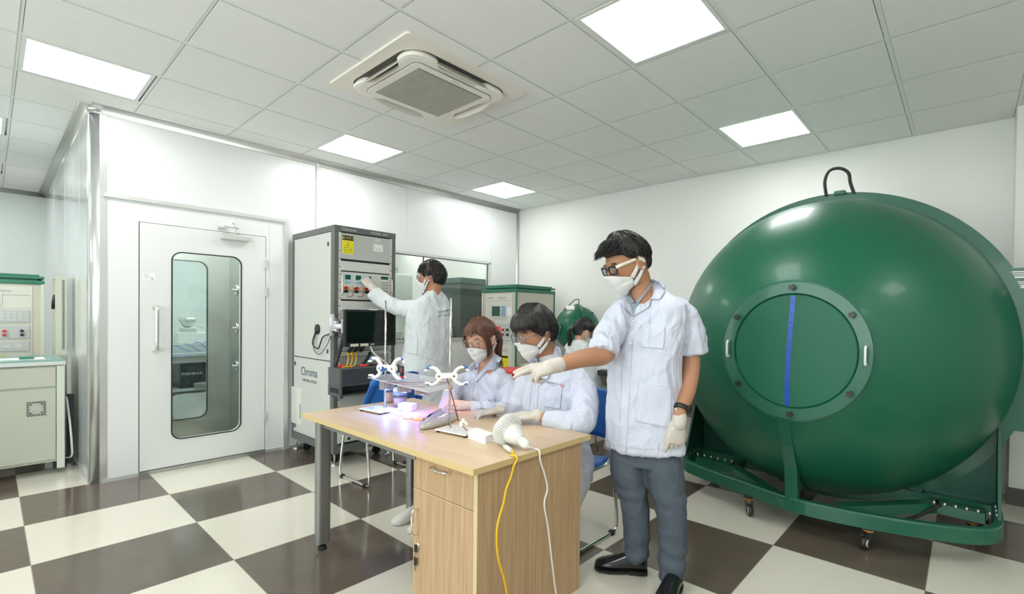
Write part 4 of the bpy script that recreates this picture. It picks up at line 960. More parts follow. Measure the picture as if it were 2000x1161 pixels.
# flange rings at the joint
m = MB()
for y0, y1, r in ((-.014, .018, 1.075), (.016, .05, 1.095)):
    m.lathe([(SR-.01, -y1), (r, -y1), (r, -y0), (SR-.01, -y0)], SO, (0, -1, 0), 96, False)
build(m, 'flange', GF, sph)
# hatch
hy = SY-SR*.9255; ho = Vector((-.755, hy, 1.122))
hr = .392
hat = build(MB().lathe([(hr, .035), (hr, -.022), (.330, -.022), (.325, -.010), (.325, .02)], ho, (0, 1, 0), 96, False), 'hatch_ring', GF, sph)
cover = build(MB().lathe([(.326, .01), (.324, -.012), (.318, -.016), (.001, -.016)], ho, (0, 1, 0), 96, False), 'hatch_cover', mat('hatch_green', (.008, .115, .062), .44, bump=.25, bump_s=300, spec=.4), sph)
def hp(a, r, d): return Vector((ho.x+r*cos(a), hy-d, ho.z+r*sin(a)))
for a in (90, 35, -36, -90, 216, 148):
    a = radians(a); p = hp(a, .36, .022); k = MB().cyl(p, p+Vector((0, -.022, 0)), .008)
    star = [(p.x+(.02 if i % 2 == 0 else .013)*cos(i*pi/5), p.z+(.02 if i % 2 == 0 else .013)*sin(i*pi/5)) for i in range(10)]
    k.prism([Vector((s_[0], p.y-.022, s_[1])) for s_ in star], (0, -.012, 0)); build(k, 'star_knob', blackp, hat)
for s_ in (-1, 1):
    x = ho.x+s_*.36; z = ho.z-.005
    build(MB().tube(catmull([(x, hy-.022, z+.045), (x, hy-.05, z+.042), (x, hy-.054, z), (x, hy-.05, z-.042), (x, hy-.022, z-.045)], 5), [(.009, .006)]*21, 10), 'handle', mat('white_handle', (.82, .82, .78), .3), hat)
tp = MB(); tr = .285
seg_ = 14
for k in range(seg_):
    a, b = -.315+.63*k/seg_, -.315+.63*(k+1)/seg_
    off = lambda z: .012*math.sin(z*4)+.03*z*z*3-.018
    tp.prism([(ho.x+off(a)-.013, hy-.0165, ho.z+a), (ho.x+off(a)+.013, hy-.0165, ho.z+a), (ho.x+off(b)+.013, hy-.0165, ho.z+b), (ho.x+off(b)-.013, hy-.0165, ho.z+b)], (0, -.0008, 0))
tape = build(tp, 'blue_tape', mat('blue_tape', (.006, .065, .42), .3), sph, 'strip of blue tape with small dark print')
for k in range(11):
    z = ho.z-.29+.056*k; x = ho.x+.012*math.sin((z-ho.z)*4)+.09*(z-ho.z)**2-.018; tk = MB().prism([(x-.005, hy-.0174, z), (x+.005, hy-.0174, z), (x, hy-.0174, z+.01)], (0, -.0004, 0)); build(tk, 'tape_print', mat('tape_dark', (.005, .02, .12), .4), tape)
# lifting cable loop at the top
topz = SZ+1.085
a_ = atY(1613, 382, SY); b_ = atY(1668, 378, SY)
build(MB().tube(catmull([atY(1614, 384, SY), atY(1611, 355, SY), atY(1620, 334, SY), atY(1640, 329, SY), atY(1657, 338, SY), atY(1661, 358, SY), atY(1670, 383, SY+.02)], 8), .011, 10), 'black_hose_loop', mat('black_hose', (.02, .022, .02), .45), sph)
build(MB().bb((SX+.03, SY-.03, SZ+1.07), (SX+.10, SY+.03, SZ+1.10), .006), 'top_catch', GF, sph)
# right hinge plate
hpz0, hpz1 = .66, 1.62
build(MB().bb((.145, SY-.01, hpz0), (.62, SY+.015, hpz1)), 'hinge_plate', GF, sph)
lbp = atY(1982, 537, SY-.012)
for z in (lbp.z, lbp.z-.06):
    l_ = build(MB().bb((.185, SY-.0125, z-.02), (.30, SY-.0105, z+.02)), 'label_sticker', white_p, sph)
    mbx = MB()
    for k in range(3): mbx.bb((.19, SY-.0135, z+.01-k*.010), (.19+random.uniform(.05, .1), SY-.0125, z+.014-k*.010))
    build(mbx, 'printed_lines', ink, l_)
# base frame: rounded U in front, posts and gusset plates
def fz(pts, z): return [Vector((p[0], p[1], z)) for p in pts]
loop = catmull([(-1.67, 4.0), (-1.69, 3.72), (-1.66, 3.50), (-1.52, 3.36), (-1.2, 3.26), (-.78, 3.19), (-.36, 3.21), (-.05, 3.30), (.10, 3.42), (.15, 3.60), (.145, 4.0)] and
               [Vector((x, y, 0)) for x, y in ((-1.68, 4.0), (-1.70, 3.70), (-1.64, 3.52), (-1.45, 3.42), (-1.12, 3.31), (-.78, 3.205), (-.40, 3.235), (-.08, 3.33), (.10, 3.44), (.155, 3.62), (.15, 4.0))], 6)
bar = MB(); hh, ww = .042, .022; zc = .165
rs = []
for i, p in enumerate(loop):
    a = loop[max(i-1, 0)]; b = loop[min(i+1, len(loop)-1)]; d = (b-a).normalized(); n_ = Vector((-d.y, d.x, 0))
    rs.append([Vector((p.x, p.y, zc)) + n_*sx_*ww + Vector((0, 0, sz_*hh)) for sx_, sz_ in ((-1, -1), (-1, .75), (-.75, 1), (.75, 1), (1, .75), (1, -1))])
bar.rings(rs, smooth=False)
base = build(bar, 'base_frame', GF, sph)
b2 = MB()
b2.bb((-1.70, 3.88, .12), (.15, 3.96, .20))
for a, b in (((-1.25, 3.85), (-.85, 3.25)), ((-.35, 3.85), (-.62, 3.25))):
    pass
def beam(a, b, w=.034, z0=.135, z1=.196):
    a = Vector((*a, 0)); b = Vector((*b, 0)); d = (b-a).normalized(); n_ = Vector((-d.y, d.x, 0))*w
    b2.prism([a-n_+Vector((0, 0, z0)), b-n_+Vector((0, 0, z0)), b+n_+Vector((0, 0, z0)), a+n_+Vector((0, 0, z0))], (0, 0, z1-z0))
q1, q2, q3 = atZ(1362, 893, .2), atZ(1432, 907, .2), atZ(1542, 976, .2)
q4, q5, q6 = atZ(1925, 1000, .2), atZ(1826, 978, .2), atZ(1640, 985, .2)
for a, b in ((q1, q2), (q2, q3), (q4, q5), (q5, q6)): beam(a.xy, b.xy, .036)
beam(q2.xy, (q2.x, 3.9), .02); beam(q5.xy, (q5.x, 3.9), .02)
build(b2, 'cross_members', GF, sph)
# centre post to the hatch ring
cp = MB(); cp.rings([[Vector((x, y, z)) for x, y in ((-.835, yf), (-.765, yf), (-.765, yf+dp_), (-.835, yf+dp_))] for z, yf, dp_ in ((.12, 3.20, .05), (.40, 3.16, .06), (.55, 3.07, .07), (.70, 2.99, .06), (.745, 2.975, .05))], smooth=False)
cp.prism([(-.805, 3.20, .2), (-.795, 3.20, .2), (-.795, 3.16, .40), (-.805, 3.16, .40)], (0, 0, .0))
build(cp, 'centre_post', GF, sph)
build(MB().prism([(-.80, 3.22, .20), (-.80, 3.55, .20), (-.80, 3.36, .40), (-.80, 3.22, .60)], (.012, 0, 0)), 'post_rib', GF, sph)
# gusset side plates
for x0, x1_, s_ in ((-1.70, -1.36, -1), (.165, -.17, 1)):
    gp_ = MB()
    gp_.prism([(x0, 3.60, .20), (x0, 3.96, .20), (x0, 3.96, .80), (x0, 3.86, .80)], (.014*s_*-1, 0, 0))
    gp_.prism([(x0, 3.95, .20), (x0-s_*.62, 3.95, .20), (x0-s_*.62, 3.95, .45), (x0-s_*.40, 3.95, .80), (x0, 3.95, .80)], (0, .014, 0))
    build(gp_, 'gusset_plate', mat('gusset_green', (.012, .085, .052), .4), sph)
bo = MB()
for k in range(6):
    for x in (-1.62+.055*k, -.13+.05*k): bo.cyl((x, 3.68, .20), (x, 3.68, .222), .008, seg=8)
for y in (3.68, 3.76, 3.84): bo.cyl((-1.69, y, .20), (-1.69, y, .222), .008, seg=8).cyl((.15, y, .20), (.15, y, .222), .008, seg=8)
build(bo, 'bolts', mat('zinc', (.62, .62, .60), .3, .8), sph)
build(MB().tube(catmull([(-1.35, 3.72, .21), (-1.2, 3.6, .16), (-1.0, 3.5, .10), (-.7, 3.5, .05), (-.3, 3.6, .08), (-.1, 3.7, .2)], 8), .010, 8), 'black_cable', black_rub, sph)
# casters
orange = mat('orange_ring', (.70, .28, .03), .4); cast_g = mat('caster_grey', (.045, .05, .05), .4, .2); wheelm = mat('wheel_black', (.03, .028, .025), .3)
def caster(x, y, a, big=1.12):
    R = Matrix.Rotation(a, 3, 'Z'); o = Vector((x, y, 0)); r = .036*big
    c = build(MB().bb((x-.028, y-.028, .115), (x+.028, y+.028, .123)).cyl((x, y, .098), (x, y, .117), .024, seg=20), 'caster', cast_g, sph)
    build(MB().lathe([(.026, .100), (.027, .104), (.026, .108)], o, seg=24), 'bearing_ring', orange, c)
    f = MB()
    for s_ in (-1, 1): f.prism([o + R @ Vector(p) for p in ((.018, s_*.018, .10), (-.02, s_*.018, .10), (-.042, s_*.018, .03), (-.022, s_*.018, .026))], R @ Vector((0, s_*.004, 0)))
    f.box(o + R @ Vector((-.045, 0, .085)), (.045, .022, .006), R @ Matrix.Rotation(.35, 3, 'Y'))
    build(f, 'fork', cast_g, c)
    w0 = o + R @ Vector((-.026, 0, r)); yv = R @ Vector((0, 1, 0))
    build(MB().lathe([(.001, -.014), (r*.9, -.014), (r, -.010), (r, .010), (r*.9, .014), (.001, .014)], w0, yv, 28), 'wheel', wheelm, c)
    build(MB().lathe([(.001, -.0155), (r*.55, -.0155), (r*.55, .0155), (.001, .0155)], w0, yv, 24), 'hub', mat('hub_white', (.68, .66, .60), .4), c)
for x, y, a in ((-1.085, 3.28, 2.2), (-.405, 3.25, 1.2), (-1.70, 3.90, 2.8), (-1.60, 4.02, .6), (.05, 3.80, 2.0), (.12, 4.0, 1.0), (-1.0, 4.3, 0.3), (-.4, 4.3, 1.3)): caster(x, y, a)
# ================================================================= small sphere on the back table
s2r, s2o = .262, Vector((-3.42, 4.40, 1.168))
sm_ = Root('small_integrating_sphere', (s2o.x, s2o.y, .76), 'small green integrating sphere with cable on the back table', 'integrating sphere')
fd = Vector((.35, -.94, 0)).normalized()
build(MB().sphere(s2o, s2r, 48), 'shell', GM, sm_)
axf = Vector((.93, -.36, 0)).normalized(); axf = Vector((.80, .6, 0)).normalized()
build(MB().lathe([(s2r*.97, -.012), (s2r*1.09, -.012), (s2r*1.09, .012), (s2r*.97, .012)], s2o, Vector((.55, .83, 0)), 56), 'flange', GF, sm_)
dr = ray(1090, 640).normalized(); port = s2o + (Vector((-.25, -.95, .02))).normalized()*s2r*.97
pd = (port-s2o).normalized()
build(MB().lathe([(.062, 0), (.062, .018), (.045, .022), (.045, .012), (.018, .012), (.018, .035), (.001, .036)], port, pd, 28), 'port', GF, sm_)
build(MB().tube(catmull([s2o+Vector((.02, 0, s2r*1.08)), s2o+Vector((.02, 0, s2r*1.08+.05)), s2o+Vector((-.04, 0, s2r*1.08+.045)), s2o+Vector((-.12, -.02, s2r*.98)), s2o+Vector((-.17, -.05, s2r*.8))], 8), .005, 8), 'cable', black_rub, sm_)
build(MB().lathe([(.05, 0), (.04, .01), (.03, .10)], Vector((s2o.x, s2o.y, .76)), seg=20).bb((s2o.x-.15, s2o.y-.15, .76), (s2o.x+.15, s2o.y+.15, .775)).lathe([(.1, .1), (.15, .16)], Vector((s2o.x, s2o.y, .76)), seg=20).cyl((s2o.x, s2o.y, .77), (s2o.x, s2o.y, .95), .06), 'stand', GF, sm_)
build(MB().box(C(1150, 614, 5.32), (.10, .02, .05), Matrix.Rotation(.7, 3, 'Z')), 'flange_tab', GF, sm_)
build(MB().box(C(1114, 602, 5.3), (.09, .02, .045), Matrix.Rotation(.7, 3, 'Z') @ Matrix.Rotation(-.5, 3, 'X')), 'label_sticker', white_p, sm_)
# back table with laptop
tb = Root('back_table', (-2.75, 4.2, 0), 'long grey topped work table against the end wall', 'table')
tm = mat('grey_laminate', (.52, .49, .43), .4)
build(MB().bb((-3.85, 3.92, .735), (-1.85, 4.66, .76), .003), 'tabletop', tm, tb)
for x in (-3.78, -1.93):
    for y in (3.98, 4.58): build(MB().bb((x, y, 0), (x+.04, y+.04, .735)), 'leg', legm, tb)
build(MB().bb((-3.8, 4.6, .3), (-1.9, 4.615, .70)), 'modesty_panel', mat('panel_brown_grey', (.30, .27, .23), .5), tb)
lp = Root('laptop', C(1192, 712, 4.75), 'open laptop on the back table beyond the standing man', 'laptop')
q = C(1185, 722, 4.65); q.z = .762
build(MB().box(q+Vector((.05, .0, .008)), (.32, .22, .016), Matrix.Rotation(.1, 3, 'Z'), .003), 'base', blackp, lp)
sc2 = build(MB().box(q+Vector((.05, .13, .12)), (.32, .012, .20), Matrix.Rotation(.1, 3, 'Z') @ Matrix.Rotation(.25, 3, 'X'), .003), 'lid', silver_p, lp)
build(MB().box(q+Vector((.05, .122, .12)), (.29, .004, .17), Matrix.Rotation(.1, 3, 'Z') @ Matrix.Rotation(.25, 3, 'X')), 'screen', mat('screen_teal', (.35, .6, .6), .3, emit=.5, emitc=(.6, .9, .9)), sc2)
build(MB().box(C(1195, 745, 4.45)*1 - Vector((0, 0, C(1195, 745, 4.45).z-.79)), (.25, .12, .05), Matrix.Rotation(.3, 3, 'Z'), .01), 'cable_bundle', blackp, lp)
# ================================================================= inner room, seen through the glass
it = Root('inner_table', (-7.2, 1.3, 0), 'grey topped table in the inner room seen through the door glass', 'table')
build(MB().bb((-7.7, .75, .80), (-6.75, 2.3, .83)), 'tabletop', mat('teal_laminate', (.42, .50, .48), .3), it)
build(MB().bb((-7.65, .80, .72), (-6.80, 2.25, .80)).bb((-7.65, .8, .25), (-7.6, 2.25, .30)).bb((-6.85, .8, .25), (-6.8, 2.25, .30)), 'apron', silver_p, it)
for x in (-7.65, -6.85):
    for y in (.80, 2.2): build(MB().bb((x, y, 0), (x+.05, y+.05, .75)), 'leg', silver_p, it)
g1 = Root('optical_instrument', (-7.1, 1.25, .83), 'bench instrument with a silver cup on top, behind the door glass', 'instrument')
bx_ = atX(372, 660, -7.1)
build(MB().bb((-7.25, bx_.y-.20, .83), (-6.95, bx_.y+.18, .93), .006), 'base', silver_p, g1)
build(MB().bb((-7.2, bx_.y-.14, .93), (-7.0, bx_.y+.16, 1.06), .006), 'housing', white_pl, g1)
build(MB().bb((-7.15, bx_.y-.10, 1.06), (-7.05, bx_.y+.06, 1.12), .01).lathe([(.03, 1.12), (.05, 1.14), (.085, 1.20), (.085, 1.24), (.06, 1.24)], Vector((-7.1, bx_.y-.03, 0)), seg=28), 'cup', alu_soft, g1)
for k in range(4): build(MB().tube(catmull([(-6.98, bx_.y-.2+.1*k, .93), (-6.93, bx_.y-.15+.1*k, .90+.02*k), (-6.95, bx_.y-.05+.1*k, .85), (-6.96, bx_.y+.02+.05*k, .86)], 6), .0045, 8), 'blue_tube', mat('blue_tube', (.05, .22, .6), .4), g1)
cb = Root('black_carton', (-7.0, 1.5, .05), 'dark cube shaped box with white lettering under the inner table', 'box')
bc = atX(374, 715, -6.9)
build(MB().bb((-7.3, bc.y-.11, .42), (-6.88, bc.y+.34, .71), .006), 'body', mat('dark_teal_box', (.02, .035, .04), .4), cb)
text('PHENIKAA', 'lettering', white_p, cb, (-6.878, bc.y+.0, .585), (0, 1, 0), (0, 0, 1), .042, .0004)
build(MB().bb((-6.879, bc.y+.16, .64), (-6.877, bc.y+.28, .70)), 'label_sticker', white_p, cb)
bs = Root('shelf_board', (-7.1, 1.4, .3), 'low white shelf under the inner table behind the door glass', 'shelf')
build(MB().bb((-7.5, .9, .39), (-6.85, 2.2, .42)), 'board', silver_p, bs)
hz = Root('coiled_hose', (-6.75, 1.6, .42), 'coiled grey hose with a red fitting under the inner table', 'hose')
mh = MB()
for k in range(3): mh.tube([(-6.72+.07*cos(a), bc.y+.12+.13*sin(a), .435+.022*k) for a in [2*pi*i/24 for i in range(24)]], .012, 8, closed=True)
build(mh, 'coil', mat('hose_grey', (.30, .31, .30), .5), hz); build(MB().sphere((-6.70, bc.y+.12, .50), .03, 12), 'fitting', redp, hz)
tk_ = Root('white_tank', (-6.8, 1.4, 0), 'rounded white tank on the floor under the inner table', 'tank')
build(MB().prism([(-6.75, p[0]+bc.y+.1, p[1]+.22) for p in rrect(.62, .28, .09, 8)], (-.3, 0, 0)), 'body', mat('tank_white', (.74, .77, .76), .35), tk_)
build(MB().bb((-7.0, bc.y-.1, 0), (-6.8, bc.y+.3, .08)), 'stand', silver_p, tk_)
# behind the wall window
sc_b = Root('steel_cabinet', (-6.2, 3.4, 0), 'plain grey cabinet behind the left pane of the wall window', 'cabinet')
a = atX(806, 600, -5.9); 
build(MB().bb((-6.35, a.y-.85, 0), (-5.9, a.y, 1.86), .01), 'body', mat('cab_silver', (.52, .56, .53), .35), sc_b)
build(MB().bb((-6.3, a.y-.6, 1.86), (-5.95, a.y-.2, 1.94)), 'top_box', mat('cab_grey', (.30, .33, .32), .4), sc_b)
build(MB().bb((-5.9, a.y-.33, .6), (-5.895, a.y-.32, 1.6)).bb((-5.9, a.y-.30, 1.1), (-5.88, a.y-.28, 1.25)), 'door_gap', grey_ink, sc_b)
ma = Root('bench_machine', (-5.5, 3.2, .8), 'white lab machine with clear tubes behind the left pane of the window', 'machine')
mq = atX(795, 640, -5.45)
build(MB().bb((-5.75, mq.y-.25, .78), (-5.4, mq.y+.16, 1.10), .01), 'body', mat('machine_grey', (.50, .52, .50), .4), ma)
build(MB().bb((-5.7, mq.y-.1, 1.10), (-5.5, mq.y+.12, 1.32), .01), 'upper_unit', mat('machine_white', (.66, .68, .66), .35), ma)
for k in range(5): build(MB().tube(catmull([(-5.39, mq.y-.18+.07*k, .9), (-5.36, mq.y-.12+.06*k, 1.05), (-5.37, mq.y-.05+.05*k, 1.22), (-5.42, mq.y+.0+.03*k, 1.28)], 6), .006, 8), 'tube', mat('tube_white', (.75, .77, .75), .3), ma)
build(MB().bb((-5.4, mq.y-.08, 1.0), (-5.392, mq.y+.05, 1.06)), 'label_plate', white_p, ma); build(MB().bb((-5.392, mq.y-.02, 1.015), (-5.39, mq.y+.045, 1.05)), 'red_mark', redp, ma)
dkc = Root('dark_cabinet', (-5.9, 4.6, 0), 'dark green topped equipment cabinet behind the right pane of the window', 'cabinet')
a = atX(866, 600, -5.6); b = atX(930, 600, -5.25)
dg = mat('dark_cab', (.085, .10, .095), .4)
DC1 = 4.93
build(MB().bb((-6.05, a.y+.0, 0), (-5.22, DC1, 1.74), .01), 'body', dg, dkc)
build(MB().bb((-6.08, a.y-.02, 1.74), (-5.19, DC1+.02, 1.82), .01), 'top_cover', mat('dark_green_top', (.05, .13, .11), .4), dkc)
build(MB().bb((-5.9, a.y-.008, 1.28), (-5.62, a.y, 1.48)), 'display', mat('disp_dark', (.03, .05, .06), .2), dkc)
build(MB().bb((-5.95, a.y-.006, 1.15), (-5.4, a.y, 1.155)).bb((-5.95, a.y-.006, 1.6), (-5.4, a.y, 1.605)), 'panel_line', mat('line_grey', (.25, .28, .27), .4), dkc)
build(MB().bb((-5.75, a.y-.20, .85), (-5.35, a.y-.02, 1.12), .01), 'tray', mat('machine_white', (.66, .68, .66), .35), dkc)
for k in range(3): build(MB().tube(catmull([(-5.6+.05*k, a.y-.03, 1.45), (-5.5+.04*k, a.y-.08, 1.35), (-5.55+.05*k, a.y-.1, 1.2), (-5.5, a.y-.1, 1.12)], 6), .006, 8), 'tube', mat('tube_white', (.75, .77, .75), .3), dkc)
# ================================================================= chairs
blue_pl = mat('chair_blue', (.015, .12, .42), .38)
pad_m = mat('seat_pad', (.62, .63, .60), .6)
def chair(cx, cy, a, lab, seat_m, group='blue chrome framed chairs', seat_top=.435):
    t = Root('office_chair', (cx, cy, 0), lab, 'chair', group); f = Vector((cos(a), sin(a), 0)); l = Vector((-f.y, f.x, 0)); o = Vector((cx, cy, 0))
    P_ = lambda x, y, z: o+f*x+l*y+Vector((0, 0, z))
    m = MB(); rs = []
    for x, dz, w in ((-.20, .006, .19), (-.1, -.004, .215), (.1, -.004, .22), (.2, -.012, .21), (.225, -.03, .19)):
        rs.append([P_(x, y, seat_top+dz+.018*abs(y/w)**3) for y in [w*(-1+2*k/10) for k in range(11)]]+[P_(x, y, seat_top+dz-.03+.018*abs(y/w)**3) for y in [w*(1-2*k/10) for k in range(11)]])
    m.rings(rs); build(m, 'seat', seat_m, t)
    m = MB(); rs = []
    for z, w, x in ((.57, .19, -.205), (.60, .215, -.21), (.70, .225, -.225), (.80, .215, -.245), (.84, .18, -.25), (.853, .12, -.252)):
        row = [w*(-1+2*k/12) for k in range(13)]
        rs.append([P_(x+.06*abs(y/.22)**2.2, y, z) for y in row]+[P_(x-.016+.06*abs(y/.22)**2.2, y, z) for y in reversed(row)])
    m.rings(rs); build(m, 'backrest', blue_pl, t)
    for s in (-1, 1):
        build(MB().tube(catmull([P_(-.235, s*.215, .78), P_(-.20, s*.232, .70), P_(-.17, s*.238, .62), P_(-.165, s*.238, .52)], 5), [(.012, .026)]*16, 10, up=f), 'back_bracket', blue_pl, t)
        build(MB().tube(catmull([P_(-.165, s*.238, .54), P_(-.18, s*.238, .40), P_(-.215, s*.24, .16), P_(-.222, s*.24, .05), P_(-.19, s*.24, .015), P_(0, s*.24, .013), P_(.17, s*.24, .015), P_(.20, s*.24, .05), P_(.19, s*.235, .20), P_(.17, s*.22, .415)], 6), .0105, 10).tube(catmull([P_(-.16, s*.238, .52), P_(-.14, s*.235, .45), P_(-.09, s*.22, .425), P_(.1, s*.21, .415), P_(.17, s*.22, .415)], 6), .010, 10), 'leg', chrome, t)
        for x in (-.17, .165): build(MB().box(P_(x, s*.24, .014), (.034, .03, .028), Matrix.Rotation(a, 3, 'Z'), .004), 'foot_cap', blackp, t)
    build(MB().tube([P_(.0, -.21, .405), P_(.0, .21, .405)], .009, 8), 'cross_bar', chrome, t)
    return t
chair(-1.835, 2.245, radians(-90), 'blue plastic chair under the seated man nearest the desk cabinet', blue_pl)
chair(-2.43, 2.37, radians(-100), 'blue plastic chair under the seated woman with brown hair', blue_pl)
chair(-3.60, 2.07, radians(182), 'blue chair with a white seat pad between the rack and the desk', pad_m, 'blue chrome framed chairs', .49)
st = Root('red_stool', (-2.86, 3.72, 0), 'round red stool under the woman at the back table', 'stool')
build(MB().lathe([(.001, .44), (.17, .44), (.18, .455), (.18, .475), (.16, .485), (.001, .485)], (-2.86, 3.72, 0), seg=36), 'seat', redp, st)
for k in range(4):
    a = pi/4+k*pi/2; build(MB().tube([(-2.86+.12*cos(a), 3.72+.12*sin(a), .44), (-2.86+.19*cos(a), 3.72+.19*sin(a), .0)], .011, 8), 'leg', chrome, st)
build(MB().tube([(-2.86+.16*cos(2*pi*k/24), 3.72+.16*sin(2*pi*k/24), .2) for k in range(24)], .008, 8, closed=True), 'foot_ring', chrome, st)
rc = Root('red_box', C(1006, 745, 4.4), 'red plastic stool top glimpsed between the two seated people', 'stool')
q = C(1006, 720, 4.4)
build(MB().box((q.x, q.y, q.z-.02), (.34, .30, .03), Matrix.Rotation(.3, 3, 'Z'), .006), 'seat', redp, rc)
for sx_ in (-1, 1):
    for sy_ in (-1, 1): build(MB().tube([(q.x+sx_*.12, q.y+sy_*.1, q.z-.02), (q.x+sx_*.15, q.y+sy_*.13, 0)], .014, 8), 'leg', redp, rc)
# ================================================================= people
skin = mat('skin', (.44, .215, .12), .5, sss=.12, noise_s=18, noise_a=.06)
skin_l = mat('skin_light', (.58, .33, .22), .5, sss=.12, noise_s=18, noise_a=.05)
def hair_mat(name, c1, c2):
    m = bpy.data.materials.new(name); m.use_nodes = True; nt = m.node_tree; N = nt.nodes.new; L = nt.links.new; b = nt.nodes['Principled BSDF']
    tc = N('ShaderNodeTexCoord'); n = N('ShaderNodeTexNoise'); n.inputs['Scale'].default_value = 60; L(tc.outputs['Object'], n.inputs[0])
    mx = N('ShaderNodeMix'); mx.data_type = 'RGBA'; mx.inputs[6].default_value = (*c1, 1); mx.inputs[7].default_value = (*c2, 1); L(n.outputs['Fac'], mx.inputs[0]); L(mx.outputs[2], b.inputs['Base Color'])
    b.inputs['Roughness'].default_value = .42; b.inputs['Specular IOR Level'].default_value = .45; return m
hair_black = hair_mat('hair_black', (.008, .007, .007), (.022, .019, .018))
hair_brown = hair_mat('hair_brown', (.055, .022, .013), (.16, .065, .038))
def cloth_mat(name, col, bump=.35, scale=9):
    m = bpy.data.materials.new(name); m.use_nodes = True; nt = m.node_tree; N = nt.nodes.new; L = nt.links.new; b = nt.nodes['Principled BSDF']
    b.inputs['Base Color'].default_value = (*col, 1); b.inputs['Roughness'].default_value = .85; b.inputs['Specular IOR Level'].default_value = .2
    tc = N('ShaderNodeTexCoord'); mp = N('ShaderNodeMapping'); mp.inputs['Scale'].default_value = (1, 1, .55); L(tc.outputs['Object'], mp.inputs[0])
    n = N('ShaderNodeTexNoise'); n.inputs['Scale'].default_value = scale; n.inputs['Detail'].default_value = 2.5; n.inputs['Distortion'].default_value = 1.4; L(mp.outputs[0], n.inputs[0])
    w = N('ShaderNodeTexNoise'); w.inputs['Scale'].default_value = 900; L(tc.outputs['Object'], w.inputs[0])
    ad = N('ShaderNodeMath'); ad.operation = 'MULTIPLY_ADD'; ad.inputs[1].default_value = .02; L(w.outputs['Fac'], ad.inputs[0]); L(n.outputs['Fac'], ad.inputs[2])
    bp = N('ShaderNodeBump'); bp.inputs['Strength'].default_value = bump; bp.inputs['Distance'].default_value = .03; L(ad.outputs[0], bp.inputs['Height']); L(bp.outputs[0], b.inputs['Normal'])
    return m
coat_m = cloth_mat('coat_white', (.615, .64, .75), .85); coat_w = cloth_mat('coat_white_plain', (.66, .69, .70), .6)
trouser_m = cloth_mat('trousers_slate', (.085, .105, .13), .3, 12); jeans_m = cloth_mat('jeans_dark', (.02, .03, .05), .3, 12)
shirt_m = cloth_mat('shirt_blue_grey', (.30, .36, .43), .2, 12)
glove_m = mat('latex_glove', (.58, .53, .475), .42, sss=.05, bump=.5, bump_s=90)
mask_m = mat('mask_white', (.68, .68, .67), .75, bump=.15, bump_s=160)
lens_m = glass_mat('lens', (.96, .96, .97), 1.3)
shoe_m = mat('shoe_black', (.012, .012, .013), .22, coat=.4)
def phi(deg): a = radians(-40.35-9.3-deg); return a          # heading of a body turned deg from facing the camera to the picture's left
def heading(a): return Vector((cos(a), sin(a), 0))
def head_matrix(c, h, pitch=0, roll=0, s=1.0):
    """local x forward, y to the person's left, z up"""
    R = Matrix.Rotation(h, 3, 'Z') @ Matrix.Rotation(radians(pitch), 3, 'Y') @ Matrix.Rotation(radians(roll), 3, 'X')
    return (Vector(c), R, s)
def HT(H, p): return H[0] + H[1] @ (Vector(p)*H[2])
def gauss(x, m, s): return exp(-((x-m)/s)**2)
def head_pt(n, k=1.0):
    x, y, z = n
    a, b, c = .098, .077, .118
    f = x
    px, py, pz = a*x, b*y, c*z
    if z < 0:
        t = -z; py *= 1-.30*t**1.6; 
        if x > 0: px *= 1-.10*t
        else: px *= 1-.28*t
    if x > 0:
        px -= .006*gauss(z, .12, .2)*gauss(abs(y), .38, .2)            # eye sockets
        px += .006*gauss(z, .30, .12)*gauss(y, 0, .6)                  # brow
        px += .020*gauss(y, 0, .13)*gauss(z, -.10, .17)                # nose
        px += .006*gauss(y, 0, .28)*gauss(z, -.50, .12)                # lips
        px += .008*gauss(y, 0, .4)*gauss(z, -.86, .16)                 # chin
    if x < 0: px -= .010*gauss(z, .25, .5)
    return Vector((px*k, py*k, pz*k))
def sph_grid(nu, nv):
    for i in range(nv+1):
        th = pi*i/nv; yield [(sin(th)*cos(2*pi*j/nu), sin(th)*sin(2*pi*j/nu), cos(th)) for j in range(nu)]
def add_head(mb, H, ears=True):
    rows = list(sph_grid(56, 44)); rows[0] = [(1e-4*p[0], 1e-4*p[1], 1) if 0 else (sin(.02)*cos(2*pi*j/56), sin(.02)*sin(2*pi*j/56), 1) for j, p in enumerate(rows[0])]
    rows[-1] = [(sin(.02)*cos(2*pi*j/56), sin(.02)*sin(2*pi*j/56), -1) for j in range(56)]
    mb.rings([[HT(H, head_pt(n)) for n in r] for r in rows])
    if ears:
        for s in (-1, 1):
            c = Vector((-.004, s*.080, -.004)); R = H[1] @ Matrix.Rotation(s*.35, 3, 'Z') @ Matrix.Rotation(-.15, 3, 'Y')
            mb.sphere(HT(H, c), (.016*H[2], .008*H[2], .030*H[2]), 14, R)
            mb.tube([HT(H, c + Matrix.Rotation(s*.35, 3, 'Z') @ Vector((.014*cos(a), s*.006, .029*sin(a)))) for a in [2*pi*k/14 for k in range(14)]], .0048*H[2], 8, closed=True)
def hairline(az, style):
    """elevation sine below which there is no hair; az 0 = forehead, 180 = nape"""
    a = abs(az); pts = style
    for i in range(len(pts)-1):
        if pts[i][0] <= a <= pts[i+1][0]: return lerp(pts[i][1], pts[i+1][1], sstep(0, 1, (a-pts[i][0])/(pts[i+1][0]-pts[i][0])))
    return pts[-1][1]
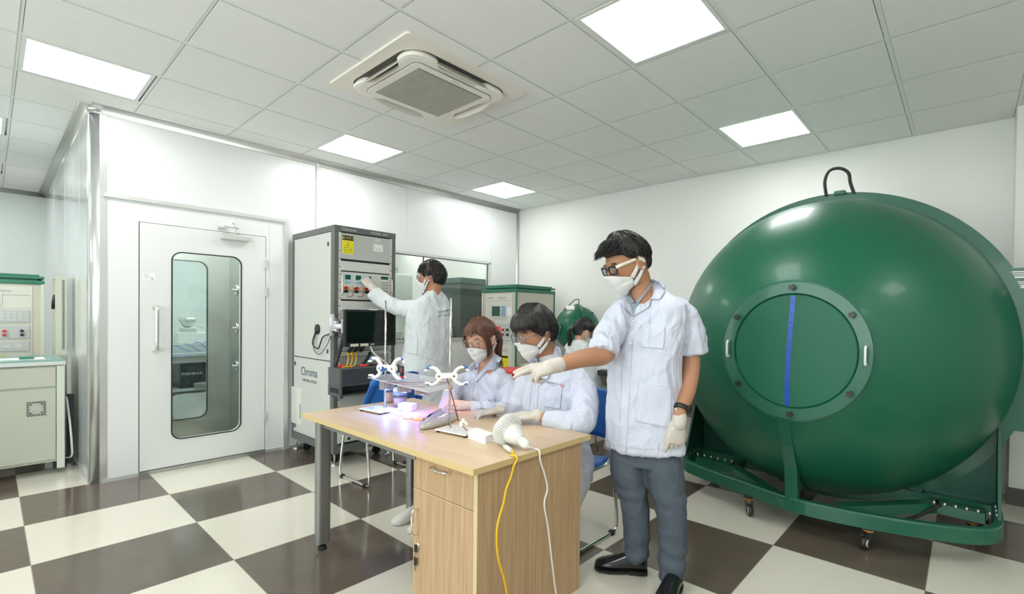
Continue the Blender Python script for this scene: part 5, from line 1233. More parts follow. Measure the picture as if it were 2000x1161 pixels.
def hair_cap(H, style, thick=.016, top=.010, rough=.002, soft=.12, nu=220, nv=120, part=0):
    mb = MB(); rs = []
    for row in sph_grid(nu, nv):
        r = []
        for n in row:
            az = math.degrees(atan2(n[1], n[0])); hl = hairline(az, style); t = sstep(hl-.02, hl+soft, n[2])
            p = head_pt(n)
            nn = Vector(n).normalized()
            fine = rough*(sin(az*1.9+3*noise.noise(Vector(n)*4))*.5 + noise.noise(Vector((az*.22, n[2]*1.5, H[0].x)))*1.1)
            big = .006*noise.noise(Vector(n)*3.1+Vector((H[0].y, 1, 3)))
            d = -.010 + t*(.010+thick+top*max(0, n[2])+fine+big)
            r.append(HT(H, p+nn*d))
        rs.append(r)
    mb.rings(rs); return mb
def lock(mb, H, pts, r0, flat=.45, n=6):
    """tapered flat strand given in head coordinates"""
    P = catmull([HT(H, p) for p in pts], n); m = len(P)
    rr = [max(.0004, r0*H[2]*(1-.25*abs(i/(m-1)-.3))*(1-sstep(.55, 1, i/(m-1))*.95)) for i in range(m)]
    mb.tube(P, [(q, q*flat) for q in rr], 6, up=H[1] @ Vector((0, 1, 0)))
def surf(az, el, off=.0):
    """point over the scalp: azimuth degrees (0 forward, + to the person's left), elevation sine"""
    c = sqrt(max(0, 1-el*el)); n = (c*cos(radians(az)), c*sin(radians(az)), el); p = head_pt(n); return p+Vector(n)*off
def face_mask(root, H, bulge=.036, label=None, bands=True):
    mb = MB(); NU, NV = 28, 18; rs = []
    def pt(a, v, off=0):
        ang = a*66
        zt = lerp(-.012, -.052, abs(a)**1.3); zb = lerp(-.126, -.088, abs(a)**1.5)
        z = lerp(zt, zb, v); el = max(-.93, z/.118)
        c = sqrt(1-min(.86, el*el)); n = (c*cos(radians(ang)), c*sin(radians(ang)), el); p = head_pt(n)
        rad = Vector((p.x, p.y, 0)); L_ = max(rad.length, .066 + .014*(1-abs(a)))
        L_ = lerp(L_ if v < .5 else max(L_, .080-.012*abs(a)), .052, max(0, v-.35)**2.2/.387)
        rad = rad.normalized()*L_
        nz = .016*gauss(a, 0, .16)*gauss(v, .22, .3)
        b = (bulge*(1-abs(a)**1.7)*sqrt(max(.02, 1-((v-.45)/.60)**2)) + .004 + nz*0 + off)
        return Vector((rad.x, rad.y, z)) + rad.normalized()*b + Vector((0, 0, 0))
    outer = [[pt(-1+2*i/NU, j/NV) for i in range(NU+1)] for j in range(NV+1)]
    inner = [[pt(-1+2*i/NU, j/NV, -.003) for i in range(NU+1)] for j in range(NV+1)]
    vs = [HT(H, p) for r in outer for p in r]+[HT(H, p) for r in inner for p in r]; W_ = NU+1; O_ = W_*(NV+1); fs = []
    for j in range(NV):
        for i in range(NU):
            a = j*W_+i; fs += [(a, a+1, a+W_+1, a+W_), (O_+a, O_+a+W_, O_+a+W_+1, O_+a+1)]
    for i in range(NU): fs += [(i, O_+i, O_+i+1, i+1), (NV*W_+i, NV*W_+i+1, O_+NV*W_+i+1, O_+NV*W_+i)]
    for j in range(NV): a = j*W_; b = a+NU; fs += [(a, a+W_, O_+a+W_, O_+a), (b, O_+b, O_+b+W_, b+W_)]
    mb.add(vs, fs, True); m = build(mb, 'face_mask', mask_m, root)
    if bands:
        bd = MB()
        for s in (-1, 1):
            ear = Vector((-.018, s*.088, .0)); low = Vector((-.014, s*.087, -.028))
            a = pt(s*.97, .06)+Vector((0, s*.002, 0)); b = pt(s*.97, .9)+Vector((0, s*.002, 0))
            for q, e in ((a, ear+Vector((.006, 0, .014))), (b, low)):
                P = catmull([HT(H, q), HT(H, (q+e)/2+Vector((0, s*.007, 0))), HT(H, e), HT(H, e+Vector((-.012, -s*.004, -.004)))], 5)
                bd.tube(P, [(lerp(.011, .0022, i/(len(P)-1))*H[2], .0008) for i in range(len(P))], 6, up=H[1] @ Vector((.5, .0, 1)))
        build(bd, 'ear_loops', mask_m, m)
    return m
def glasses(root, H, rim_m, temple_m, w=.050, h=.036, rim=.0022, x=.104, z=.008, name='eyeglasses', rr=.014, temple=.0022):
    g = MB(); ls = MB(); 
    for s in (-1, 1):
        c = Vector((x, s*.034, z)); loop = [c + Matrix.Rotation(s*.16, 3, 'Z') @ Vector((0, p[0], p[1])) for p in rrect(w, h, rr, 5)]
        g.tube([HT(H, p) for p in loop], rim*H[2], 8, closed=True)
        ls.prism([HT(H, p) for p in loop], H[1] @ Vector((.0012, 0, 0)), True)
    g.tube(catmull([HT(H, (x+.001, -.010, z+.006)), HT(H, (x+.005, 0, z+.009)), HT(H, (x+.001, .010, z+.006))], 4), rim*H[2], 8)
    gl = build(g, name, rim_m, root); build(ls, 'lenses', lens_m, gl)
    for s in (-1, 1):
        tm_ = MB()
        P = catmull([HT(H, (x-.004, s*.0605, z+.009)), HT(H, (x-.02, s*.074, z+.012)), HT(H, (.04, s*.083, z+.012)), HT(H, (-.008, s*.087, z+.010)), HT(H, (-.03, s*.086, z-.012))], 6)
        tm_.tube(P, [(temple*H[2]*1.6, temple*H[2]*.7)]*len(P), 8, up=H[1] @ Vector((0, 0, 1)))
        build(tm_, 'temple_arm', temple_m, gl)
    return gl
def eyes(root, H, brow_m=None):
    mb = MB(); br = MB()
    for s in (-1, 1):
        c = head_pt((.90*1, s*.40, .10)); c.x = .0875
        P = [HT(H, (c.x+.002-abs(t)*.004, s*.032+t*.015, .006-.003*(1-t*t))) for t in (-1, -.5, 0, .5, 1)]
        mb.tube(catmull(P, 4), [.0013*H[2]]*17, 6)
        P = [HT(H, (c.x+.006-abs(t)*.006, s*.032+t*.02, .030-.003*t*t)) for t in (-1, -.5, 0, .5, 1)]
        br.tube(catmull(P, 4), [(.0028*H[2], .0015*H[2])]*17, 6)
    build(mb, 'eyelashes', hair_black, root); build(br, 'eyebrows', brow_m or hair_black, root)
def hand(mb, wrist, palm_dir, palm_n, fingers, side=1, s=1.0, spread=.2, thumb=None):
    """glove: palm from wrist along palm_dir; palm_n points out of the palm; side=+1 thumb on d x n side
       fingers: four (curl1, curl2, curl3) in degrees"""
    d = Vector(palm_dir).normalized(); n = Vector(palm_n); n = (n-d*n.dot(d)).normalized(); t = d.cross(n)*side    # t: towards the thumb side
    W0 = Vector(wrist); L = .090*s
    P = [W0-d*.03*s, W0, W0+d*L*.35, W0+d*L*.75, W0+d*L]
    rs = [(.029*s, .022*s), (.029*s, .021*s), (.039*s, .019*s), (.042*s, .016*s), (.038*s, .012*s)]
    mb.tube(catmull(P, 4), [tuple(lerp(rs[min(4, i//4)][k], rs[min(4, i//4+1)][k], (i % 4)/4) for k in (0, 1)) for i in range(17)], 16, up=t)
    lens = (.078, .086, .080, .064)
    for k in range(4):
        off = (1.5-k)*.0205*s; base = W0+d*(L*(.93-.03*abs(k-1.2)))+t*off
        dirn = (d + t*((1.5-k)*spread*.35)).normalized(); c = fingers[k]; p = base; Ls = [lens[k]*s*.42, lens[k]*s*.32, lens[k]*s*.26]
        ang = 0; pts = [base-dirn*.02*s, base]; 
        for q in range(3):
            ang += c[q]; a = radians(ang); v = dirn*cos(a)+n*sin(a); p = p+v*Ls[q]; pts.append(p)
        rad = [.0098*s, .0102*s, .0090*s, .0083*s, .0062*s]
        mb.tube(catmull(pts, 4), [lerp(rad[min(4, i//4)], rad[min(4, i//4+1)], (i % 4)/4) for i in range(17)], 10)
        mb.sphere(pts[-1], .0066*s, 8)
    th = thumb or (.55, .75, .25)     # along d, along t, along n
    b = W0+d*L*.18+t*.024*s+n*.006*s
    v1 = (d*th[0]+t*th[1]+n*th[2]).normalized(); v2 = (d*(th[0]+.45)+t*th[1]*.5+n*(th[2]+.1)).normalized()
    pts = [b-v1*.012*s, b+v1*.018*s, b+v1*.045*s, b+v1*.045*s+v2*.030*s, b+v1*.045*s+v2*.052*s]
    rad = [.015*s, .0145*s, .0115*s, .0105*s, .007*s]
    mb.tube(catmull(pts, 4), [lerp(rad[min(4, i//4)], rad[min(4, i//4+1)], (i % 4)/4) for i in range(17)], 10)
    mb.sphere(pts[-1], .0075*s, 8)
def wrinkle(amp=.006, sc=7.0, ax=(1, 1, .45), seed=0):
    o = Vector((seed*3.1, seed, 0))
    def f(p, n):
        q = Vector((p.x*ax[0], p.y*ax[1], p.z*ax[2]))*sc+o
        w = noise.noise_vector(q*.6)*.8
        a = noise.noise(q+w)
        r = 1-abs(a)*2.4
        return amp*(.9*max(0, r)**2 - .3 + .5*noise.noise(q*2.3+w))
    return f
def torso(mb, rings_, seg=28, cap=True):
    """rings: (centre, half width, half depth, heading) - width across, depth along the heading"""
    rs = []
    for c, a, b, h in rings_:
        f = heading(h); l = Vector((-f.y, f.x, 0)); r = []
        for k in range(seg):
            t = 2*pi*k/seg; cx_, sx_ = cos(t), sin(t); e = .82
            r.append(Vector(c) + f*(b*(abs(cx_)**e)*(1 if cx_ > 0 else -1)) + l*(a*(abs(sx_)**e)*(1 if sx_ > 0 else -1)))
        rs.append(r)
    n = 4; out = []
    for i in range(len(rs)-1):
        for q in range(n):
            t = q/n; out.append([lerp(a, b, t) for a, b in zip(rs[i], rs[i+1])])
    out.append(rs[-1]); mb.rings(out)
def limb(mb, pts, rad, seg=16, n=5):
    P = catmull(pts, n); m = len(pts); rr = []
    for i in range(len(P)):
        t = i/n; k = min(int(t), m-2); rr.append(lerp(rad[k], rad[k+1], t-k))
    mb.tube(P, rr, seg); mb.sphere(P[0], rr[0]*.98, 12); mb.sphere(P[-1], rr[-1]*.98, 12)
def sleeve(mb, pts, rad, seg=20, n=5):
    P = catmull(pts, n); m = len(pts); rr = []
    for i in range(len(P)):
        t = i/n; k = min(int(t), m-2); rr.append(lerp(rad[k], rad[k+1], t-k))
    mb.tube(P, rr, seg)
def inner_arm(mb, pts, rad, wrist=None):
    """the arm inside a sleeve follows the same line"""
    sleeve(mb, pts, [r*.50 if i < len(rad)-1 else min(r*.6, .028) for i, r in enumerate(rad)], 12)
def bvh_of(*obs):
    vs, fs = [], []
    for o in obs:
        off = origin(o); n = len(vs); vs += [v.co+off for v in o.data.vertices]; fs += [tuple(i+n for i in p.vertices) for p in o.data.polygons]
    return BVHTree.FromPolygons(vs, fs)
def drape(bvh, poly, name, m, parent, lift=.004, thick=.003, res=10, label=None):
    """cloth piece lying on the garment: outline given along sight lines, laid on the surface"""
    dg = poly; n = len(dg); us = []
    cx = sum(p[0] for p in dg)/n; cy = sum(p[1] for p in dg)/n
    rings_ = []
    for k in range(res+1):
        t = k/res; ring = []
        for i in range(n):
            a, b = dg[i], dg[(i+1) % n]
            for q in range(6):
                x = lerp(a[0], b[0], q/6); y = lerp(a[1], b[1], q/6); ring.append((lerp(cx, x, max(t, .001)), lerp(cy, y, max(t, .001))))
        rings_.append(ring)
    top, bot = [], []; last = None
    for ring in rings_:
        tr, br_ = [], []
        for x, y in ring:
            d = ray(x, y).normalized(); h = bvh.ray_cast(EYE, d)
            if h[0] is None: dist = last if last else 2.5; p = EYE+d*dist; nn = -d
            else: p = h[0]; nn = h[1]; last = h[3]; nn = nn if nn.dot(d) < 0 else -nn
            e = (-d*.6+nn*.4).normalized(); tr.append(p+e*(lift+thick)); br_.append(p+e*(lift-.002))
        top.append(tr); bot.append(br_)
    M_ = len(top[0]); vs = [p for r in top for p in r]+[p for r in bot for p in r]; O_ = M_*(res+1); fs = []
    for k in range(res):
        for i in range(M_):
            a = k*M_+i; b = k*M_+(i+1) % M_; fs += [(a, b, b+M_, a+M_), (O_+a, O_+a+M_, O_+b+M_, O_+b)]
    k = res*M_
    for i in range(M_): j = (i+1) % M_; fs.append((k+i, k+j, O_+k+j, O_+k+i))
    mb = MB(); mb.add(vs, fs, True); return build(mb, name, m, parent, label)
def drape_line(bvh, pts, r, name, m, parent, lift=.003, n=5):
    P = []; last = 2.5
    q = catmull([Vector((x, y, 0)) for x, y in pts], n)
    for p in q:
        d = ray(p.x, p.y).normalized(); h = bvh.ray_cast(EYE, d)
        if h[0] is not None: last = h[3]
        P.append(EYE+d*(last-lift))
    return build(MB().tube(P, r, 6), name, m, parent)
def drape_text(bvh, body, px, py, h, m, parent, dirx=(1, 0), name='lettering', lift=.0035, sx=1):
    cu = bpy.data.curves.new('t', 'FONT'); cu.body = body; cu.size = 1; cu.align_x = 'CENTER'; cu.align_y = 'CENTER'; cu.resolution_u = 2
    t = bpy.data.objects.new('t', cu); COL.objects.link(t); dg = bpy.context.evaluated_depsgraph_get(); dg.update()
    me = bpy.data.meshes.new_from_object(t.evaluated_get(dg)); bpy.data.objects.remove(t); bpy.data.curves.remove(cu)
    off = origin(parent); ux = Vector((dirx[0], dirx[1], 0)).normalized(); uy = Vector((ux.y, -ux.x, 0))
    for v in me.vertices:
        x = px + ux.x*v.co.x*h*sx + uy.x*v.co.y*h; y = py + ux.y*v.co.x*h*sx + uy.y*v.co.y*h
        d = ray(x, y).normalized(); hh = bvh.ray_cast(EYE, d); dist = hh[3] if hh[0] is not None else 2.5
        v.co = EYE+d*(dist-lift)-off
    me.materials.clear(); return mesh_obj(name, me, m, parent)
def button(bvh, px, py, parent, r=.0065):
    d = ray(px, py).normalized(); h = bvh.ray_cast(EYE, d)
    if h[0] is None: return
    nn = h[1] if h[1].dot(d) < 0 else -h[1]
    build(MB().lathe([(r, 0), (r, .002), (r*.7, .003), (.001, .002)], h[0]+nn*.003, nn, 16), 'button', mat('button_white', (.80, .80, .78), .35), parent)

# ---------------------------------------------------------------- standing man, pointing
D = 2.37
hm = phi(24)
man = Root('person', Vector((-1.22, 2.06, 0)), 'standing man in short sleeved white coat, face mask and glasses, pointing with a gloved hand', 'person')
Hm = head_matrix(C(1226, 516, 2.36), phi(66), 23, 0, 1.12)
body = MB(); add_head(body, Hm)
neck_top = HT(Hm, (-.028, 0, -.06)); neck_b = C(1258, 590, 2.40)
limb(body, [neck_top, (neck_top+neck_b)/2, neck_b, C(1260, 625, 2.43)], [.060, .060, .062, .06])
torso(body, [(C(1262, 612, 2.42), .08, .05, hm), (C(1262, 640, 2.42), .13, .07, hm), (C(1258, 740, 2.42), .11, .07, hm), (C(1258, 860, 2.42), .12, .07, hm)])
# right arm (pointing): shoulder, elbow, wrist
rs_, re_, rw_ = C(1202, 618, 2.36), C(1182, 692, 2.28), C(1082, 716, 2.15)
limb(body, [rs_, C(1190, 655, 2.32), re_, C(1140, 700, 2.22), rw_, C(1062, 720, 2.13)], [.040, .042, .047, .043, .031, .026])
ls_, le_, lw_ = C(1336, 615, 2.42), C(1350, 715, 2.40), C(1329, 803, 2.27)
limb(body, [ls_, C(1347, 660, 2.43), le_, C(1342, 765, 2.34), lw_, C(1324, 822, 2.25)], [.040, .042, .044, .041, .030, .027])
bo_ = fuse(body, 'body', skin, man, .0055, 3)
# legs in trousers
tr = MB()
hipR, kneeR, ankR = C(1226, 872, 2.44), C(1238, 975, 2.40), C(1243, 1082, 2.42)
hipL, kneeL, ankL = C(1290, 872, 2.39), C(1310, 990, 2.33), C(1311, 1118, 2.32)
torso(tr, [(C(1258, 800, 2.42), .12, .07, hm), (C(1257, 860, 2.41), .14, .09, hm), (C(1256, 905, 2.40), .15, .10, hm)])
limb(tr, [hipR, C(1226, 915, 2.41), kneeR, C(1243, 1030, 2.41), ankR], [.080, .090, .072, .068, .058])
limb(tr, [hipL, C(1296, 920, 2.36), kneeL, C(1313, 1055, 2.33), ankL], [.084, .096, .076, .070, .064])
def tw(p, n):
    w = wrinkle(.005, 8, (1, 1, 1), 2)(p, n); z = p.z
    fold = .006*sin(z*75+4*noise.noise(p*6))*(gauss(z, .06+.05, .10)+.6*gauss(z, .46, .07))
    return w+fold
trs = fuse(tr, 'trousers', trouser_m, man, .007, 4, disp=tw)
def shoe(toe, heel, name='shoe', m=shoe_m, par=None, zs=1):
    toe = Vector(toe); heel = Vector(heel); d = (toe-heel); L = d.length; d.normalize(); n_ = Vector((-d.y, d.x, 0)); z0 = 0
    prof = [(-.02, .020, .012, .06), (0, .036, .012, .085), (.12, .041, .012, .092), (.32, .040, .010, .088), (.52, .046, .010, .068), (.70, .050, .010, .052), (.86, .044, .012, .040), (.96, .030, .014, .030), (1.0, .014, .016, .024)]
    up_ = MB(); rs = []
    for t, w, zb, zt in prof:
        c = heel+d*(L*t); rs.append([c + n_*(w*(abs(cos(a))**(.35 if sin(a) < 0 else .9))*(1 if cos(a) > 0 else -1)) + Vector((0, 0, zb+(zt*zs-zb)*(.16+.84*sin(a) if sin(a) > 0 else .16+.16*sin(a)))) for a in [2*pi*k/20 for k in range(20)]])
    up_.rings(rs); o = build(up_, name, m, par)
    so = MB(); rs = []
    pts = [(-.025, .024), (.0, .038), (.12, .042), (.35, .040), (.52, .048), (.72, .053), (.88, .047), (.97, .032), (1.02, .012)]
    left = [heel+d*(L*t)+n_*w for t, w in pts]; right = [heel+d*(L*t)-n_*w for t, w in reversed(pts)]
    so.prism([Vector((p.x, p.y, .006)) for p in left+right], (0, 0, .012))
    pts2 = [p for p in pts if p[0] < .36]; so.prism([Vector((p.x, p.y, 0)) for p in [heel+d*(L*t)+n_*w*.96 for t, w in pts2]+[heel+d*(L*t)-n_*w*.96 for t, w in reversed(pts2)]], (0, 0, .02))
    build(so, 'sole', mat('sole_black', (.012, .012, .012), .5) if m is shoe_m else mat('sole_white', (.6, .6, .58), .5), o); return o
shR = shoe(atZ(1163, 1104, .02), atZ(1262, 1112, .02), par=man); shL = shoe(atZ(1290, 1196, .02), atZ(1320, 1138, .02), par=man)
build(MB().tube([C(1311, 1138, 2.31), C(1310, 1110, 2.32)], .046, 14), 'socks', mat('sock_grey', (.42, .45, .46), .8), man)
# coat
ct = MB()
cc = [(1267, 553, 2.45, .050, .045), (1271, 566, 2.44, .082, .056), (1271, 581, 2.43, .130, .070), (1270, 597, 2.42, .172, .088), (1266, 618, 2.42, .188, .104), (1262, 650, 2.41, .188, .118), (1258, 700, 2.41, .182, .122), (1257, 760, 2.41, .180, .122), (1258, 820, 2.41, .186, .126), (1260, 877, 2.41, .192, .128)]
torso(ct, [(C(x, y, d), a, b, hm) for x, y, d, a, b in cc])
sleeve(ct, [C(1232, 596, 2.40), C(1210, 612, 2.37), C(1190, 648, 2.33), C(1181, 676, 2.29), C(1177, 690, 2.27)], [.040, .060, .070, .070, .068])
sleeve(ct, [C(1306, 592, 2.43), C(1334, 612, 2.43), C(1346, 645, 2.43), C(1352, 682, 2.42), C(1353, 690, 2.42)], [.042, .062, .068, .070, .071])
def cw(p, n):
    w = wrinkle(.017, 6.0, (1, 1, .4), 1)(p, n) + wrinkle(.006, 12, (1, 1, .7), 4)(p, n)
    return w
coat = fuse(ct, 'lab_coat', coat_m, man, .0075, 5, disp=cw)
# the sleeves and the hem are flat-ended
bv = bvh_of(coat)
drape(bv, [(1278, 546), (1288, 547), (1299, 561), (1297, 573), (1288, 586), (1270, 585), (1269, 600), (1237, 619), (1240, 606), (1256, 583)], 'collar', coat_m, coat, .006, .004)
drape(bv, [(1222, 583), (1232, 602), (1237, 619), (1224, 607), (1215, 594)], 'collar', coat_m, coat, .006, .004)
drape(bv, [(1255, 630), (1300, 634), (1296, 682), (1252, 679)], 'chest_pocket', coat_m, coat, .001, .0035)
drape(bv, [(1249, 747), (1312, 758), (1310, 838), (1242, 824)], 'side_pocket', coat_m, coat, .001, .004)
for pl_ in ([(1255, 640), (1299, 644)], [(1249, 758), (1311, 769)], [(1238, 618), (1233, 700), (1228, 790), (1222, 884)], [(1219, 630), (1215, 700), (1212, 780), (1208, 870)], [(1192, 868), (1260, 877), (1330, 878)]):
    drape_line(bv, pl_, .0016, 'seam', coat_m, coat, .002)
for x, y in ((1237, 628), (1231, 671), (1225, 712), (1220, 757)): button(bv, x, y, coat)
# shirt in the neckline
bv2 = bvh_of(coat, bo_)
drape(bv2, [(1231, 568), (1245, 558), (1262, 548), (1277, 545), (1262, 568), (1246, 590), (1240, 592)], 'neck', skin, man, .002, .003)
drape(bv2, [(1233, 591), (1243, 598), (1249, 590), (1244, 604), (1237, 618), (1231, 603)], 'shirt', shirt_m, man, .002, .004)
drape(bv2, [(1230, 568), (1240, 591), (1233, 593), (1223, 585), (1226, 575)], 'shirt_collar', shirt_m, man, .006, .004)
drape(bv2, [(1275, 545), (1280, 548), (1263, 570), (1250, 589), (1244, 598), (1243, 588), (1256, 575)], 'shirt_collar', shirt_m, man, .008, .004)
# gloves
gl = MB()
hand(gl, C(1078, 718, 2.14), (C(1014, 730, 2.05)-C(1078, 718, 2.14)), (Vector((.0, 0, -1))*.8+FW*.6), [(6, 6, 4), (9, 8, 6), (70, 80, 50), (78, 80, 50)], side=-1, s=1.10, spread=-.12, thumb=(.85, .30, .45))
limb(gl, [C(1092, 713, 2.155), C(1072, 717, 2.135)], [.036, .034])
fuse(gl, 'glove', glove_m, man, .0032, 3, label='glove on the pointing hand')
gl = MB()
hand(gl, C(1325, 826, 2.25), Vector((0, 0, -1))+RT*-.14, FW*1.0+RT*-.15, [(10, 20, 15), (30, 50, 35), (36, 55, 35), (36, 50, 35)], side=-1, s=1.10, spread=.12, thumb=(.95, .22, .2))
limb(gl, [C(1328, 815, 2.26), C(1325, 828, 2.25)], [.034, .036])
fuse(gl, 'glove', glove_m, man, .0032, 3, label='glove on the hanging hand')
# watch
wq = C(1330, 799, 2.275); wa = (C(1324, 822, 2.25)-C(1342, 765, 2.34)).normalized()
wt = build(MB().lathe([(.0345, -.011), (.038, -.010), (.038, .010), (.0345, .011)], wq, wa, 28), 'wrist_watch', blackp, man)
build(MB().box(wq+RT*.036-FW*.012, (.014, .030, .036), Matrix.Rotation(YAW*-1-.6, 3, 'Z'), .004), 'watch_case', blackp, wt)
build(MB().box(wq-RT*.030-FW*.026, (.008, .010, .020), Matrix.Rotation(.7, 3, 'Z'), .002), 'buckle', chrome, wt)
# hair: short, combed forward
style_m = [(0, .46), (35, .46), (55, .40), (75, .20), (88, .06), (97, .14), (110, .02), (125, -.42), (180, -.52)]
hb = hair_cap(Hm, style_m, .008, .022, .003)
random.seed(11)
for k in range(300):
    az = random.uniform(-70, 70); el = random.uniform(.55, .93); a = surf(az, el, .018); b = surf(az*.92, el-.08, .030); c_ = surf(az*.85, el-.20, .027+.01*random.random())
    if el-.2 < hairline(az, style_m)-.06: c_ = surf(az*.85, hairline(az, style_m)-.03, .028)
    fwd = .022*gauss(az, 0, 45)*(1 if el < .8 else .4)
    lock(hb, Hm, [a, b+Vector((fwd*.4, 0, .004)), c_+Vector((.008+fwd, 0, .004))], random.uniform(.0018, .0034))
for k in range(260):
    az = random.uniform(70, 290); el = random.uniform(.2, .95); hl = hairline(az if az < 180 else 360-az, style_m); e2 = max(hl, el-.32)
    lock(hb, Hm, [surf(az, el, .010+.01*el), surf(az, (el+e2)/2, .013+.014*max(0, el)), surf(az, e2, .009)], random.uniform(.002, .0038))
build(hb, 'hair', hair_black, man)
face_mask(man, Hm, .024); eyes(man, Hm)
glasses(man, Hm, blackp, mat('temple_cream', (.72, .66, .52), .35), .052, .034, .0032, .101, .004, rr=.009, temple=.0045)
# ---------------------------------------------------------------- seated woman with brown hair
hg = phi(16)
gi = Root('person', Vector((-2.45, 2.30, 0)), 'seated woman with tied brown hair, thin glasses and white coat, hands folded on the desk', 'person')
Hg = head_matrix(C(941, 664, 3.0), phi(28), 14, 3, 1.06)
body = MB(); add_head(body, Hg); nt_ = HT(Hg, (-.028, 0, -.06)); nb = C(957, 722, 3.08)
limb(body, [nt_, (nt_+nb)/2, nb, C(955, 750, 3.11)], [.048, .046, .050, .05])
torso(body, [(C(948, 735, 3.10), .07, .045, hg), (C(948, 760, 3.12), .11, .06, hg), (C(945, 830, 3.15), .10, .07, hg), (C(945, 900, 3.15), .12, .08, hg)])
GS1 = ([C(970, 736, 3.10), C(988, 748, 3.08), C(996, 775, 3.02), C(985, 800, 2.96), C(950, 800, 2.90), C(918, 797, 2.88)], [.04, .056, .058, .056, .050, .043])
GS2 = ([C(920, 738, 3.10), C(898, 750, 3.08), C(880, 780, 3.03), C(872, 800, 2.98), C(880, 800, 2.93)], [.04, .056, .058, .052, .045])
inner_arm(body, *GS1); inner_arm(body, *GS2)
bog = fuse(body, 'body', skin_l, gi, .0055, 3)
ct = MB()
torso(ct, [(C(x, y, d), a, b, hg) for x, y, d, a, b in [(955, 716, 3.10, .060, .048), (954, 727, 3.10, .115, .062), (952, 742, 3.10, .165, .080), (950, 765, 3.11, .180, .098), (948, 800, 3.13, .170, .110), (946, 850, 3.16, .170, .115), (946, 900, 3.16, .20, .14)]])
sleeve(ct, *GS1); sleeve(ct, *GS2)
limb(ct, [C(970, 880, 3.12), C(950, 905, 2.85), C(930, 905, 2.72)], [.09, .085, .08]); limb(ct, [C(915, 880, 3.12), C(890, 900, 2.88), C(872, 900, 2.75)], [.09, .085, .08])
coatg = fuse(ct, 'lab_coat', coat_m, gi, .0075, 5, disp=lambda p, n: wrinkle(.012, 7, (1, 1, .5), 6)(p, n)+wrinkle(.004, 16, (1, 1, .7), 8)(p, n))
bvg = bvh_of(coatg, bog)
drape(bvg, [(939, 704), (966, 690), (962, 704), (940, 728), (934, 735), (933, 722)], 'neck_opening', skin_l, gi, .002, .003)
drape(bvg, [(965, 690), (980, 700), (966, 724), (953, 722), (930, 748), (924, 742), (934, 732), (952, 712)], 'collar', coat_m, coatg, .007, .004)
drape(bvg, [(932, 703), (936, 712), (934, 731), (926, 742), (912, 725), (918, 712)], 'collar', coat_m, coatg, .007, .004)
drape(bvg, [(937, 767), (967, 770), (965, 800), (934, 798)], 'chest_pocket', coat_m, coatg, .001, .0035)
drape_line(bvg, [(937, 772), (966, 776)], .0015, 'seam', coat_m, coatg); drape_line(bvg, [(925, 748), (922, 775), (920, 800)], .0015, 'seam', coat_m, coatg)
button(bvg, 924, 757, coatg); button(bvg, 921, 782, coatg)
# lower legs and shoes under the desk
tr = MB()
limb(tr, [C(930, 905, 2.72), Vector((-2.36, 1.74, .42)), Vector((-2.50, 1.80, .10))], [.075, .065, .045]); limb(tr, [C(872, 900, 2.75), Vector((-2.52, 1.76, .42)), Vector((-2.66, 1.80, .12))], [.075, .065, .045])
fuse(tr, 'jeans', jeans_m, gi, .008, 3, disp=wrinkle(.005, 9))
wsh = mat('shoe_white', (.66, .64, .60), .6)
shoe(Vector((-2.50, 1.62, 0)), Vector((-2.50, 1.82, 0)), 'shoe', wsh, gi); shoe(Vector((-2.68, 1.62, 0)), Vector((-2.67, 1.82, 0)), 'shoe', wsh, gi)
gl = MB()
w1 = atZ(921, 795, .785); w1 = C(921, 793, 2.88)
hand(gl, C(915, 793, 2.88), (C(872, 790, 2.86)-C(915, 793, 2.88)), Vector((0, 0, -1))+FW*.6, [(30, 45, 35), (34, 48, 35), (36, 50, 35), (38, 50, 35)], side=-1, s=1.02, spread=.05, thumb=(.9, .25, .4))
limb(gl, [C(928, 795, 2.89), C(915, 793, 2.88)], [.031, .031]); fuse(gl, 'glove', glove_m, gi, .0032, 3)
gl = MB()
hand(gl, C(872, 799, 2.93), C(885, 780, 2.85)-C(872, 799, 2.93)+RT*.03, Vector((0, 0, -1))-FW*.2, [(30, 45, 35), (34, 48, 35), (36, 50, 35), (38, 50, 35)], side=1, s=1.0, spread=.05, thumb=(.8, .3, .4))
fuse(gl, 'glove', glove_m, gi, .0032, 3)
style_g = [(0, .50), (25, .42), (50, .25), (75, .10), (92, .12), (103, .14), (125, -.42), (180, -.50)]
hb = hair_cap(Hg, style_g, .010, .010, .0025); random.seed(21)
for s in (-1, 1):
    for k in range(20):          # long curtain fringe framing the face
        e = random.uniform(0, 1); az = s*lerp(50, 70, e)
        top = surf(s*random.uniform(0, 14), random.uniform(.78, .92), .012)
        lock(hb, Hg, [top, surf(az*.6, .62, .022), surf(az*.95, .25, .018), surf(az*1.08, -.10, .016-.002*e), surf(az*1.1, -.45-.25*(1-e)*.6, .020), surf(az*1.05, -.62-.2*random.random(), .022)], random.uniform(.0025, .0045))
for k in range(26):              # wispy fringe over the forehead
    az = random.uniform(-30, 30); top = surf(az*.3, .88, .012)
    lock(hb, Hg, [top, surf(az*.8, .65, .022), surf(az, .42, .019), surf(az*1.15, random.uniform(.26, .36), .012)], random.uniform(.0015, .003))
for k in range(260):
    az = random.uniform(45, 315); a2 = 180+(az-180)*.35; e0 = random.uniform(.2, .95)
    lock(hb, Hg, [surf(az, e0, .011), surf(lerp(az, a2, .5), e0*.5, .013), surf(a2, .02, .016)], random.uniform(.002, .0038))
tail = [surf(180, .10, .01), surf(176, .02, .045), surf(170, -.25, .052), surf(166, -.6, .045)+Vector((0, 0, -.02)), surf(165, -.75, .04)+Vector((-.01, .01, -.07))]
